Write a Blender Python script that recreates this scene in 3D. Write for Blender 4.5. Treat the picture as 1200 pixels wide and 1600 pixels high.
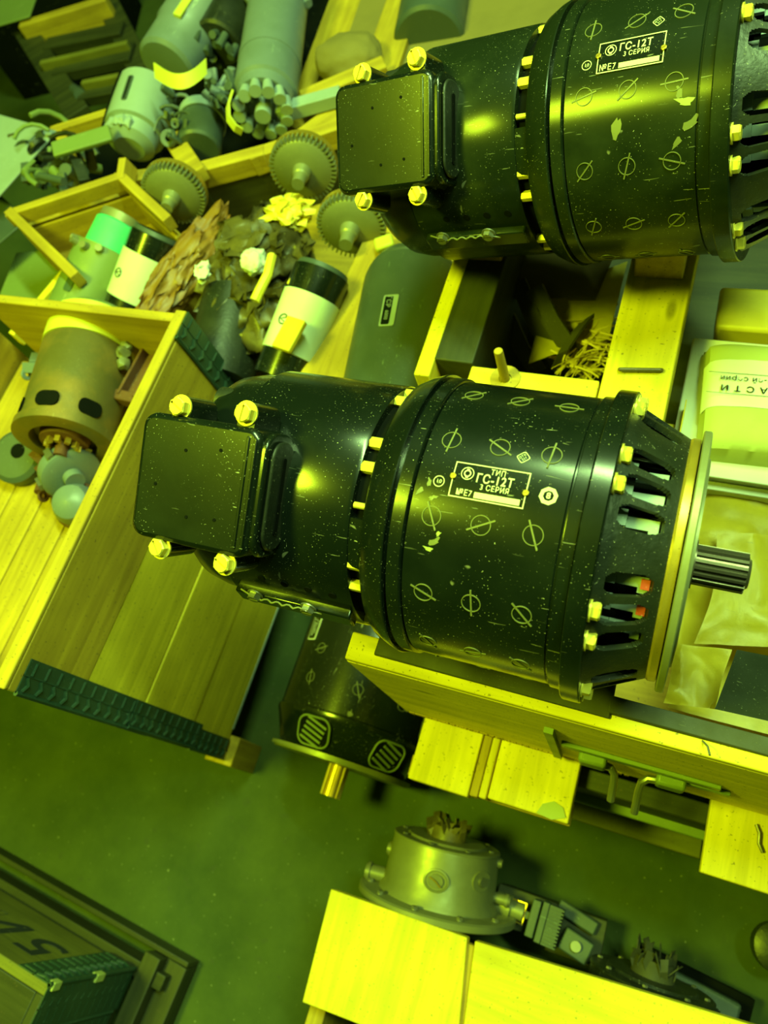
import bpy, bmesh, math, random
from mathutils import Vector, Matrix, noise
random.seed(7)
PI = math.pi
scene = bpy.context.scene
COL = scene.collection
for o in list(bpy.data.objects): bpy.data.objects.remove(o)

# ------------------------------------------------------------------ camera
def _n(v):
    v = Vector(v); v.normalize(); return v
RU = _n((.919, -.178, .352))
RN = Vector((-.263, .42, .87)); RN = _n(RN - RU * RN.dot(RU))
RV = RN.cross(RU)
RM = Matrix((RU, RV, RN))            # camera axes -> world
H = 1.15
CAM = Vector((0, 0, H))
cd = bpy.data.cameras.new('camera'); cam = bpy.data.objects.new('camera', cd); COL.objects.link(cam)
cam.matrix_world = Matrix.Translation(CAM) @ RM.to_4x4()
cd.sensor_fit = 'VERTICAL'; cd.sensor_height = 24; cd.lens = 18
cd.dof.use_dof = True; cd.dof.focus_distance = .56; cd.dof.aperture_fstop = 4.6
cd.clip_start = .02
scene.camera = cam

# ------------------------------------------------------------------ light
w = bpy.data.worlds.new('world'); scene.world = w; w.use_nodes = True
w.node_tree.nodes['Background'].inputs[0].default_value = (.42, .9, .05, 1)
w.node_tree.nodes['Background'].inputs[1].default_value = .035
def lamp(name, loc, target, size, sizey, power, col):
    l = bpy.data.lights.new(name, 'AREA'); l.shape = 'RECTANGLE'; l.size = size; l.size_y = sizey
    l.energy = power; l.color = col
    o = bpy.data.objects.new(name, l); COL.objects.link(o); o.location = loc
    o.rotation_euler = (Vector(target) - Vector(loc)).to_track_quat('-Z', 'Y').to_euler()
lamp('ceiling_lamp_key', (-.95, -.16, 2.15), (0, .2, .4), .38, .38, 56, (.66, 1.0, .02))
lamp('ceiling_tube', (.28, .84, 2.45), (-.1, .3, .4), 1.5, .07, 92, (.54, 1.0, .30))
vs = scene.view_settings
vs.view_transform = 'Standard'; vs.look = 'None'; vs.gamma = 1; vs.use_curve_mapping = False
vs.exposure = 0.0

# ------------------------------------------------------------------ pixel rays used to measure real positions
def ray(px, py): return RM @ Vector(((px - 600) / 1200, (800 - py) / 1200, -1))
def P(px, py, z):
    d = ray(px, py); return CAM + d * ((z - H) / d.z)
def camdir(x, y, z): return _n(RM @ Vector((x, y, z)))

# ------------------------------------------------------------------ materials
MATS = {}
def nodes_mat(name):
    m = bpy.data.materials.new(name); m.use_nodes = True
    nt = m.node_tree; b = nt.nodes['Principled BSDF']
    return m, nt, b
def N(nt, t, **kw):
    n = nt.nodes.new(t)
    for k, v in kw.items():
        if k in n.inputs: n.inputs[k].default_value = v
        else: setattr(n, k, v)
    return n
def ramp(nt, fac, stops):
    r = nt.nodes.new('ShaderNodeValToRGB'); e = r.color_ramp.elements
    while len(e) < len(stops): e.new(.5)
    for i, (p, c) in enumerate(stops):
        e[i].position = p; e[i].color = (c, c, c, 1) if isinstance(c, (int, float)) else (*c, 1)
    nt.links.new(fac, r.inputs[0]); return r.outputs[0]
def mix(nt, fac, a, b):
    m = nt.nodes.new('ShaderNodeMix'); m.data_type = 'RGBA'
    for i, v in ((0, fac), (6, a), (7, b)):
        if hasattr(v, 'type') and hasattr(v, 'is_output'): nt.links.new(v, m.inputs[i])
        elif isinstance(v, (int, float)): m.inputs[i].default_value = v
        else: m.inputs[i].default_value = (*v, 1)
    return m.outputs[2]
def coords(nt, scale=(1, 1, 1)):
    tc = nt.nodes.new('ShaderNodeTexCoord'); mp = nt.nodes.new('ShaderNodeMapping')
    mp.inputs['Scale'].default_value = scale
    nt.links.new(tc.outputs['Object'], mp.inputs['Vector']); return mp.outputs[0]
def nz(nt, vec, scale, detail=4, rough=.55, dist=0):
    n = nt.nodes.new('ShaderNodeTexNoise'); nt.links.new(vec, n.inputs['Vector'])
    n.inputs['Scale'].default_value = scale; n.inputs['Detail'].default_value = detail
    n.inputs['Roughness'].default_value = rough; n.inputs['Distortion'].default_value = dist
    return n.outputs['Fac']
def bump(nt, b, h, strength=.3, dist=.001):
    bp = nt.nodes.new('ShaderNodeBump'); bp.inputs['Strength'].default_value = strength; bp.inputs['Distance'].default_value = dist
    nt.links.new(h, bp.inputs['Height']); nt.links.new(bp.outputs[0], b.inputs['Normal'])

def wood(name, a, c, axis=0, rough=.75, knots=True):
    m, nt, b = nodes_mat(name)
    sc = [60, 60, 60]; sc[axis] = 4
    v = coords(nt, sc); g = nz(nt, v, 1.0, 5, .6, .6)
    col = mix(nt, ramp(nt, g, [(.33, 0), (.68, 1)]), a, c)
    v2 = coords(nt)
    big = nz(nt, v2, 9, 3)
    col = mix(nt, ramp(nt, big, [(.42, 0), (.75, .45)]), col, tuple(x * .55 for x in a))
    if knots:
        sk = [15, 15, 15]; sk[axis] = 6
        vo = nt.nodes.new('ShaderNodeTexVoronoi'); nt.links.new(coords(nt, sk), vo.inputs['Vector']); vo.inputs['Scale'].default_value = 1
        col = mix(nt, ramp(nt, vo.outputs['Distance'], [(.06, .75), (.10, 0)]), col, tuple(x * .3 for x in a))
    spk = nz(nt, v2, 330, 2)
    col = mix(nt, ramp(nt, spk, [(.655, 0), (.71, .65)]), col, (.07, .05, .02))
    nt.links.new(col, b.inputs['Base Color']); b.inputs['Roughness'].default_value = rough
    bump(nt, b, g, .35, .0006)
    return m
W1, W2 = (.60, .46, .015), (.88, .68, .03)
for ax, s in enumerate('xyz'):
    MATS['panelwood_' + s] = wood('shade_toned_panel_wood_' + s, (.11, .105, .012), (.20, .18, .022), ax)  # darker tone paints in the dimness far from the lamps
    MATS['wood_' + s] = wood('pale_pine_grain_' + s, W1, W2, ax)
    MATS['oldwood_' + s] = wood('aged_pine_grain_' + s, (.33, .21, .01), (.56, .38, .02), ax)
    MATS['darkwood_' + s] = wood('dark_and_shaded_wood_' + s, (.015, .018, .006), (.042, .044, .013), ax, .6, False)  # dark wood, also used where shade is painted into the boards

def paint(name, base, dust, spk=(.55, .55, .35), rough=.33, amount=.5, speck=.703, metallic=0, streak=False, bumpy=.1, patches=False, coat=0):
    m, nt, b = nodes_mat(name)
    v = coords(nt)
    n1 = nz(nt, v, 14, 5, .6)
    col = mix(nt, ramp(nt, n1, [(.45, 0), (.8, amount)]), base, dust)
    n2 = nz(nt, v, 900, 2, .5)
    clump = ramp(nt, nz(nt, v, 22, 2), [(.4, 0), (.6, 1)])
    s = ramp(nt, n2, [(speck, 0), (speck + .03, 1)])
    mm = nt.nodes.new('ShaderNodeMath'); mm.operation = 'MULTIPLY'; nt.links.new(s, mm.inputs[0]); nt.links.new(clump, mm.inputs[1])
    col = mix(nt, mm.outputs[0], col, spk)
    # fine scratches
    ns = nz(nt, coords(nt, (30, 260, 260)), 1.3, 2, .5, 1.2)
    ms = nt.nodes.new('ShaderNodeMath'); ms.operation = 'MULTIPLY'
    nt.links.new(ramp(nt, ns, [(.715, 0), (.73, .55)]), ms.inputs[0]); nt.links.new(clump, ms.inputs[1])
    col = mix(nt, ms.outputs[0], col, spk)
    if patches:
        pn = nz(nt, coords(nt, (1, 1, 1)), 23, 3, .7, 1.0)
        col = mix(nt, ramp(nt, pn, [(.71, 0), (.725, .5)]), col, tuple(x * .6 for x in spk))
    nt.links.new(col, b.inputs['Base Color']); b.inputs['Metallic'].default_value = metallic
    r = ramp(nt, nz(nt, v, 30, 4), [(.3, rough - .07), (.8, rough + .22)])
    nt.links.new(r, b.inputs['Roughness'])
    if coat: b.inputs['Coat Weight'].default_value = coat; b.inputs['Coat Roughness'].default_value = .20; b.inputs['Specular IOR Level'].default_value = .06
    if bumpy: bump(nt, b, nz(nt, v, 260, 3), bumpy, .0004)
    return m
MATS['black'] = paint('black_lacquer', (.004, .007, .005), (.014, .021, .012), rough=.34, patches=True, coat=1.0)
MATS['black_dusty'] = paint('dusty_black_lacquer', (.008, .013, .006), (.035, .045, .018), rough=.42, amount=.7, patches=True, coat=.35)
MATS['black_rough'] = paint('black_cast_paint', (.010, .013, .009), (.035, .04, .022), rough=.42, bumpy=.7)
MATS['pure_dark'] = paint('dark_gap', (.004, .005, .004), (.01, .01, .008), rough=.8, speck=.9)  # near black colour standing in for shade inside holes and gaps
MATS['bolt'] = paint('yellow_zinc_bolt', (.80, .66, .10), (.45, .36, .06), (.2, .15, .05), rough=.38, metallic=.35)
MATS['brass'] = paint('brass_ring', (.62, .42, .06), (.30, .20, .04), (.2, .15, .05), rough=.3, metallic=.7)
MATS['steel'] = paint('bare_steel', (.26, .26, .20), (.14, .14, .09), rough=.38, metallic=.7)
MATS['darksteel'] = paint('oily_steel', (.13, .11, .08), (.07, .05, .03), rough=.35, metallic=.6)
MATS['outline'] = paint('scratched_outline', (.17, .17, .06), (.07, .08, .03), rough=.5)
MATS['white_ink'] = paint('white_lettering', (.72, .74, .5), (.6, .6, .4), rough=.5, speck=.9)
MATS['mint'] = paint('mint_grey_enamel', (.15, .185, .22), (.10, .13, .11), (.5, .6, .5), rough=.38)
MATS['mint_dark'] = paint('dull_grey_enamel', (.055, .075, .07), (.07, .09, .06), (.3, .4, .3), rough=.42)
MATS['mint_pale'] = paint('pale_grey_enamel', (.28, .34, .36), (.20, .24, .20), (.6, .7, .6), rough=.45)
MATS['cream'] = paint('cream_enamel', (.62, .72, .55), (.45, .50, .34), (.2, .2, .1), rough=.5, amount=.6)
MATS['greencap'] = paint('green_enamel', (.07, .60, .30), (.05, .40, .22), rough=.5)
MATS['olive'] = paint('olive_paint', (.17, .22, .07), (.12, .15, .05), rough=.45)
MATS['greenmetal'] = paint('dark_green_sheet_steel', (.02, .05, .035), (.05, .09, .055), (.25, .35, .28), rough=.38, amount=.8)
MATS['rust'] = paint('rusty_housing', (.13, .105, .03), (.30, .17, .03), (.45, .38, .15), rough=.5, amount=1.0, bumpy=.5, metallic=.2)
MATS['redrust'] = paint('red_rust', (.13, .05, .02), (.06, .03, .012), rough=.7, amount=.9, bumpy=.6)
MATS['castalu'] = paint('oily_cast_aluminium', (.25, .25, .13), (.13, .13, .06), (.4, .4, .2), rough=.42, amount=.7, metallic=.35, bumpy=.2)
MATS['white_card'] = paint('pale_carton', (.58, .60, .52), (.50, .50, .36), (.15, .15, .08), rough=.8, speck=.72)
MATS['kraftlabel'] = paint('paper_label', (.62, .66, .60), (.56, .60, .5), rough=.8, speck=.9)
MATS['packpaper'] = paint('greyish_wrapping_paper', (.40, .43, .12), (.30, .32, .09), (.15, .15, .06), rough=.75, speck=.70, bumpy=.4)
MATS['waxpaper'] = paint('oiled_kraft_paper', (.70, .56, .04), (.44, .32, .02), (.2, .14, .03), rough=.4, amount=.8, speck=.75, bumpy=.3)
MATS['brownpaper'] = paint('brown_oil_paper', (.20, .085, .012), (.34, .20, .02), (.5, .45, .1), rough=.45, amount=.9, bumpy=.4)
MATS['oilrag'] = paint('oily_wrapping_rag', (.045, .035, .01), (.20, .155, .03), (.4, .36, .1), rough=.4, amount=.9, bumpy=.6)
MATS['tar'] = paint('tar_paper', (.035, .035, .018), (.06, .055, .025), (.14, .13, .05), rough=.65, bumpy=.4)
MATS['cloth'] = paint('grey_green_canvas', (.035, .045, .025), (.06, .07, .04), (.35, .35, .2), rough=.8, bumpy=.3)
MATS['strap'] = paint('dark_leather_strap', (.05, .045, .02), (.03, .03, .015), (.25, .22, .08), rough=.45)
MATS['straw'] = paint('wood_wool', (.62, .46, .10), (.4, .28, .06), rough=.7)
MATS['yellowtape'] = paint('yellow_tape', (.60, .58, .06), (.48, .44, .05), rough=.5, speck=.9)
MATS['stencil'] = paint('blue_black_stencil', (.012, .016, .022), (.02, .025, .02), rough=.7, speck=.9)
MATS['redpaint'] = paint('red_oxide', (.50, .06, .03), (.3, .04, .02), rough=.6)
MATS['cardbrown'] = paint('brown_card', (.20, .15, .04), (.13, .10, .03), (.3, .25, .08), rough=.75)

MATS['pure_dark'].node_tree.nodes['Principled BSDF'].inputs['Specular IOR Level'].default_value = .05
m, nt, b = nodes_mat('concrete'); v = coords(nt)
c = mix(nt, ramp(nt, nz(nt, v, 5, 6, .65), [(.35, 0), (.7, 1)]), (.036, .056, .014), (.078, .102, .024))
c = mix(nt, ramp(nt, nz(nt, v, 1.6, 3), [(.4, 0), (.7, .5)]), c, (.028, .052, .014))
c = mix(nt, ramp(nt, nz(nt, v, 60, 4), [(.60, 0), (.72, .5)]), c, (.05, .06, .03))
c = mix(nt, ramp(nt, nz(nt, v, 190, 2), [(.71, 0), (.74, .5)]), c, (.35, .36, .2))
nt.links.new(c, b.inputs['Base Color']); b.inputs['Roughness'].default_value = .8; b.inputs['Specular IOR Level'].default_value = .25
bump(nt, b, nz(nt, v, 45, 6, .7), .25, .002); MATS['concrete'] = m

# ------------------------------------------------------------------ mesh builder
def frame(o, x, z=(0, 0, 1)):
    x = _n(x); z = Vector(z); z = _n(z - x * z.dot(x)); y = z.cross(x)
    M = Matrix((x, y, z)).transposed().to_4x4(); M.translation = Vector(o); return M
def frot(o, yaw=0, pitch=0, roll=0):
    return Matrix.Translation(Vector(o)) @ Matrix.Rotation(yaw, 4, 'Z') @ Matrix.Rotation(pitch, 4, 'Y') @ Matrix.Rotation(roll, 4, 'X')
class MB:
    def __init__(s): s.b = bmesh.new()
    def box(s, lo, hi, M=None, jit=0):
        lo, hi = Vector(lo), Vector(hi)
        vs = []
        for i in range(8):
            p = Vector((hi.x if i & 1 else lo.x, hi.y if i & 2 else lo.y, hi.z if i & 4 else lo.z))
            if jit: p += Vector([random.uniform(-jit, jit) for _ in range(3)])
            vs.append(s.b.verts.new(M @ p if M else p))
        for f in ((0, 2, 3, 1), (4, 5, 7, 6), (0, 1, 5, 4), (2, 6, 7, 3), (0, 4, 6, 2), (1, 3, 7, 5)):
            s.b.faces.new([vs[i] for i in f])
        return s
    def lathe(s, prof, seg=48, M=None, closed=False, skip=None):
        rings = []
        for (x, r) in prof:
            ring = []
            for k in range(seg):
                a = 2 * PI * k / seg
                p = Vector((x, r * math.sin(a), r * math.cos(a)))
                ring.append(s.b.verts.new(M @ p if M else p))
            rings.append(ring)
        for i in range(len(rings) - 1):
            for k in range(seg):
                f = s.b.faces.new([rings[i][k], rings[i][(k + 1) % seg], rings[i + 1][(k + 1) % seg], rings[i + 1][k]])
                f.smooth = True
        if closed:
            s.b.faces.new(rings[0]); s.b.faces.new(list(reversed(rings[-1])))
        return s
    def cyl(s, p0, p1, r0, r1=None, seg=20, M=None):
        p0, p1 = Vector(p0), Vector(p1); r1 = r0 if r1 is None else r1
        d = p1 - p0; F = frame(p0, d, (0, 0, 1) if abs(_n(d).z) < .9 else (0, 1, 0))
        if M: F = M @ F
        return s.lathe([(0, r0), (d.length, r1)], seg, F, True)
    def tube(s, pts, r, seg=8, M=None):
        pts = [Vector(p) for p in pts]; rings = []
        up = Vector((0, 0, 1))
        for i, p in enumerate(pts):
            d = _n(pts[min(i + 1, len(pts) - 1)] - pts[max(i - 1, 0)])
            if abs(d.dot(up)) > .95: up = Vector((0, 1, 0))
            a = _n(d.cross(up)); c = d.cross(a); up = -c if c.dot(up) < 0 else c
            up = a.cross(d) if a.cross(d).dot(up) > 0 else up
            rr = r[i] if isinstance(r, (list, tuple)) else r
            ring = []
            for k in range(seg):
                t = 2 * PI * k / seg
                q = p + (a * math.cos(t) + a.cross(d) * math.sin(t)) * rr
                ring.append(s.b.verts.new(M @ q if M else q))
            rings.append(ring)
        for i in range(len(rings) - 1):
            for k in range(seg):
                s.b.faces.new([rings[i][k], rings[i][(k + 1) % seg], rings[i + 1][(k + 1) % seg], rings[i + 1][k]]).smooth = True
        s.b.faces.new(rings[0]); s.b.faces.new(rings[-1])
        return s
    def ribbon(s, pts, width, thick, side, M=None):   # flat strap along pts, width along 'side'
        side = _n(side); prev = None
        pts = [Vector(p) for p in pts]
        for i, p in enumerate(pts):
            d = _n(pts[min(i + 1, len(pts) - 1)] - pts[max(i - 1, 0)]); nn = _n(d.cross(side))
            q = [p + side * width / 2 + nn * thick / 2, p - side * width / 2 + nn * thick / 2, p - side * width / 2 - nn * thick / 2, p + side * width / 2 - nn * thick / 2]
            q = [s.b.verts.new(M @ t if M else t) for t in q]
            if prev:
                for k in range(4): s.b.faces.new([prev[k], prev[(k + 1) % 4], q[(k + 1) % 4], q[k]]).smooth = (k % 2 == 0)
            else: s.b.faces.new(q)
            prev = q
        s.b.faces.new(prev); return s
    def prism(s, poly, z0, z1, M=None):
        a = [s.b.verts.new(M @ Vector((x, y, z0)) if M else Vector((x, y, z0))) for x, y in poly]
        c = [s.b.verts.new(M @ Vector((x, y, z1)) if M else Vector((x, y, z1))) for x, y in poly]
        s.b.faces.new(list(reversed(a))); s.b.faces.new(c); n = len(poly)
        for i in range(n): s.b.faces.new([a[i], a[(i + 1) % n], c[(i + 1) % n], c[i]])
        return s
    def blob(s, c, r, amp=.3, freq=3, sub=4, M=None, seed=0, ridged=True):
        g = bmesh.ops.create_icosphere(s.b, subdivisions=sub, radius=1)
        for v in g['verts']:
            p = v.co.copy(); q = p * freq + Vector((seed * 7.3, seed * 3.1, seed))
            h = noise.noise(q) + .5 * noise.noise(q * 2.3) + .3 * noise.noise(q * 5)
            p = p * (1 + amp * .4 * h)
            p += noise.noise_vector(q * .8) * amp * .7 + noise.noise_vector(q * 2.0) * amp * .38 + noise.noise_vector(q * 4.4) * amp * .2
            p = Vector((p.x * r[0], p.y * r[1], p.z * r[2])) + Vector(c)
            v.co = M @ p if M else p
        for v in g['verts']:
            for f in v.link_faces: f.smooth = True
        return s
    def sheet(s, corner, ex, ey, nx=40, ny=40, amp=.01, freq=12, seed=0, thick=.0008, M=None):
        corner, ex, ey = Vector(corner), Vector(ex), Vector(ey); nn = _n(ex.cross(ey)); g = []
        for i in range(nx + 1):
            row = []
            for j in range(ny + 1):
                p = corner + ex * (i / nx) + ey * (j / ny)
                q = p * freq + Vector((seed, seed * 2, seed * 3))
                h = 1 - 2.2 * abs(noise.noise(q)) + .5 * abs(noise.noise(q * 2.7))
                p = p + nn * h * amp + ex.normalized() * noise.noise(q * .8 + Vector((9, 9, 9))) * amp
                row.append(s.b.verts.new(M @ p if M else p))
            g.append(row)
        fs = []
        for i in range(nx):
            for j in range(ny):
                f = s.b.faces.new([g[i][j], g[i + 1][j], g[i + 1][j + 1], g[i][j + 1]]); fs.append(f)
        bmesh.ops.solidify(s.b, geom=fs, thickness=thick)
        return s
    def done(s, name, mat, parent=None, M=None, bev=0, smooth=False, recalc=True, sharp=32):
        if recalc: bmesh.ops.recalc_face_normals(s.b, faces=s.b.faces)
        me = bpy.data.meshes.new(name); s.b.to_mesh(me); s.b.free()
        if smooth:
            for p in me.polygons: p.use_smooth = True
        me.set_sharp_from_angle(angle=math.radians(sharp))
        me.materials.append(MATS[mat] if isinstance(mat, str) else mat)
        o = bpy.data.objects.new(name, me); COL.objects.link(o)
        if parent: o.parent = parent
        if M is not None: o.matrix_local = M
        if bev:
            md = o.modifiers.new('bevel', 'BEVEL'); md.width = bev; md.segments = 2; md.limit_method = 'ANGLE'; md.angle_limit = .6
        return o
def thing(name, label, cat, M=None, group=None):
    o = bpy.data.objects.new(name, None); COL.objects.link(o); o.empty_display_size = .02
    if M is not None: o.matrix_world = M if isinstance(M, Matrix) else Matrix.Translation(Vector(M))
    o['label'] = label; o['category'] = cat
    if group: o['group'] = group
    return o
def tag(o, label, cat, group=None, kind=None):
    o['label'] = label; o['category'] = cat
    if group: o['group'] = group
    if kind: o['kind'] = kind
    return o
def text_mesh(s, size, ext=.0002, align='CENTER', bold=0):
    cu = bpy.data.curves.new('t', 'FONT'); cu.body = s; cu.size = size; cu.extrude = ext; cu.align_x = align; cu.align_y = 'CENTER'; cu.offset = bold * .6; cu.space_character = 1.12
    o = bpy.data.objects.new('t', cu); COL.objects.link(o)
    dg = bpy.context.evaluated_depsgraph_get(); dg.update()
    me = bpy.data.meshes.new_from_object(o.evaluated_get(dg))
    bpy.data.objects.remove(o); bm = bmesh.new(); bm.from_mesh(me); bpy.data.meshes.remove(me)
    return bm
def add_bm(dst, src, fn):
    mp = {}
    for v in src.verts: mp[v] = dst.verts.new(fn(v.co))
    for f in src.faces:
        try: dst.faces.new([mp[v] for v in f.verts])
        except ValueError: pass
    src.free()
def rrect(w, h, r, n=5):
    pts = []
    for cx, cy, a0 in ((w / 2 - r, h / 2 - r, 0), (-w / 2 + r, h / 2 - r, 90), (-w / 2 + r, -h / 2 + r, 180), (w / 2 - r, -h / 2 + r, 270)):
        for k in range(n + 1):
            a = math.radians(a0 + 90 * k / n); pts.append((cx + r * math.cos(a), cy + r * math.sin(a)))
    return pts
def copy_tree(o, parent=None):
    c = o.copy(); COL.objects.link(c)
    if parent: c.parent = parent
    for ch in list(o.children): copy_tree(ch, c)
    return c

# ================================================================== SETTING
f = MB().box((-4, -2.5, -.05), (3, 4.5, 0)).done('floor', 'concrete'); f['kind'] = 'structure'

# ================================================================== GENERATORS
def onr(x, phi, r):
    a = math.radians(phi); return Vector((x, r * math.sin(a), r * math.cos(a)))
def onframe(x, phi, r):      # frame: X along the axis, Z outwards
    a = math.radians(phi); return frame(onr(x, phi, r), (1, 0, 0), (0, math.sin(a), math.cos(a)))
def wrap(r, x0, phi0, rot=0):
    cr, sr = math.cos(rot), math.sin(rot)
    def fn(co):
        x, y = co.x * cr - co.y * sr, co.x * sr + co.y * cr
        return onr(x0 + x, phi0 + math.degrees(y / r), r + co.z)
    return fn
def hexbolt(r, h, washer=True, slot=True):
    m = MB()
    if washer: m.lathe([(0, 0), (0, r * 1.25), (r * .2, r * 1.25), (r * .2, 0)], 24, frame((0, 0, 0), (0, 0, 1), (1, 0, 0)))
    F = frame((0, 0, 0), (0, 0, 1), (1, 0, 0))
    m.lathe([(r * .2, 0), (r * .2, r), (h * .85, r), (h, r * .82), (h, r * .8)], 6, F)
    # slotted top: two half discs
    for sgn in (-1, 1):
        pts = [(r * .8 * math.cos(a), r * .8 * math.sin(a)) for a in [math.asin(.16) + k * (PI - 2 * math.asin(.16)) / 10 for k in range(11)]]
        if sgn < 0: pts = [(-x, -y) for x, y in pts]
        m.prism(pts, h * .80, h)
    m.lathe([(h * .78, r * .8), (h * .78, 0.0001)], 12, F)
    return m

def end_bell_mesh(groups, x0, x1, r0, r1, hw, sel=(.10, .80)):
    # conical bell with rounded oval openings cut through it
    b = bmesh.new(); nx, na = 40, 720
    def hole(x, a):
        for c in groups:
            d = (a - c + 180) % 360 - 180
            u = (x - (x0 + x1) / 2 - 0.0) / ((x1 - x0) * .36); v = d / hw
            if abs(u) ** 3 + abs(v) ** 3 < 1: return True
        return False
    V = [[b.verts.new(onr(x0 + (x1 - x0) * i / nx, k * .5, r0 + (r1 - r0) * i / nx)) for k in range(na)] for i in range(nx + 1)]
    fs = []
    for i in range(nx):
        for k in range(na):
            x = x0 + (x1 - x0) * (i + .5) / nx
            if hole(x, k * .5 + .25): continue
            f = b.faces.new([V[i][k], V[i][(k + 1) % na], V[i + 1][(k + 1) % na], V[i + 1][k]]); f.smooth = True; fs.append(f)
    bmesh.ops.recalc_face_normals(b, faces=b.faces)
    bmesh.ops.solidify(b, geom=list(b.faces), thickness=.004)
    for v in [v for v in b.verts if not v.link_faces]: b.verts.remove(v)
    m = MB(); m.b.free(); m.b = b; return m

def drum_screw(parent, x, phi, r, ang, mat='outline', k=1.0):
    m = MB(); F = frame((0, 0, 0), (0, 0, 1), (1, 0, 0)); q = .0058 * k
    m.lathe([(-.0004, q * .98), (.0003, q * .99), (.0003, q * 1.07), (-.0004, q * 1.08)], 28, F)
    R = Matrix.Rotation(ang, 4, 'Z')
    m.box((-q * 1.6, -.0005, -.0006), (q * 1.6, .0005, .0003), R)
    o = m.done('drum_screw', mat, parent, onframe(x, phi, r + .0001))
    h = MB().lathe([(-.0005, 0), (-.0003, q * .9)], 24, F)
    h.done('screw_head', 'black_dusty', o)
    return o

def nameplate(parent, r, lines_tip, x0=.0767, phi0=-8.0, shear=0):
    p = MB(); w, h = .0465, .0225
    n = 14
    def quad(a, b_, c, d, z, mb):   # strip wrapped on the drum
        for k in range(n):
            xa, xb = a + (b_ - a) * k / n, a + (b_ - a) * (k + 1) / n
            for j in range(4):
                ya, yb = c + (d - c) * j / 4, c + (d - c) * (j + 1) / 4
                fn = wrap(r, x0, phi0)
                mb.b.faces.new([mb.b.verts.new(fn(Vector(t))) for t in ((xa, ya, z), (xb, ya, z), (xb, yb, z), (xa, yb, z))])
    quad(-w / 2, w / 2, -h / 2, h / 2, .0004, p)
    bmesh.ops.remove_doubles(p.b, verts=p.b.verts, dist=1e-5)
    bmesh.ops.solidify(p.b, geom=list(p.b.faces), thickness=.0004)
    plate = p.done('nameplate', 'black', parent)
    plate['label'] = 'black data plate with pale border and lettering'
    q = MB(); t = .0007
    quad(-w / 2, w / 2, h / 2 - t, h / 2, .0009, q); quad(-w / 2, w / 2, -h / 2, -h / 2 + t, .0009, q)
    quad(-w / 2, -w / 2 + t, -h / 2, h / 2, .0009, q); quad(w / 2 - t, w / 2, -h / 2, h / 2, .0009, q)
    q.done('plate_border', 'white_ink', plate)
    L = MB()
    def put(s, size, x, y, bold=.00005, sy=1.0):
        fn = wrap(r, x0, phi0)
        add_bm(L.b, text_mesh(s, size, .0001, 'CENTER', bold), lambda c: fn(Vector((c.x * .84 + x, c.y * sy + y, c.z + .0008))))
    if lines_tip: put('ТИП', .0050, .004, .0076)
    put('ГС-12Т', .0078, .003, .0025 if lines_tip else .0050, .0002)
    put('3 СЕРИЯ', .0048, .0040, -.0027 if lines_tip else -.0005)
    put('№Е7', .0052 if lines_tip else .0062, -.0140 if lines_tip else -.0155, -.0078)
    # ring emblem
    for (a, c) in ((.0036, .0041), (.0015, .0023)):
        fn = wrap(r, x0 - .0145, phi0 + 2.6)
        for k in range(28):
            t0, t1 = 2 * PI * k / 28, 2 * PI * (k + 1) / 28
            L.b.faces.new([L.b.verts.new(fn(Vector((rr * math.cos(tt), rr * math.sin(tt), .0009)))) for rr, tt in ((a, t0), (c, t0), (c, t1), (a, t1))])
    fn = wrap(r, x0 - .0145, phi0 + 2.6)
    for sg in (-1, 1):
        L.b.faces.new([L.b.verts.new(fn(Vector((x * .001, sg * y * .001, .0009)))) for x, y in ((-.6, 1.8), (.6, 1.8), (1.0, 2.9), (-1.0, 2.9))])
    L.done('plate_lettering', 'white_ink', plate)
    s_ = MB(); quad(-.0075, .0205, -.0098, -.0062, .0010, s_)
    s_.done('serial_strip', 'white_ink', plate)['label'] = 'blank white strip over the serial number'
    for sx, sy in ((-1, .0015), (1, -.0015)):
        o = hexbolt(.0021, .0014, False).done('plate_screw', 'brass', parent, onframe(x0 + sx * (w / 2 - .0004), phi0 + math.degrees(sy / r), r + .0006) @ Matrix.Rotation(.4, 4, 'Z'))
    return plate

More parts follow.
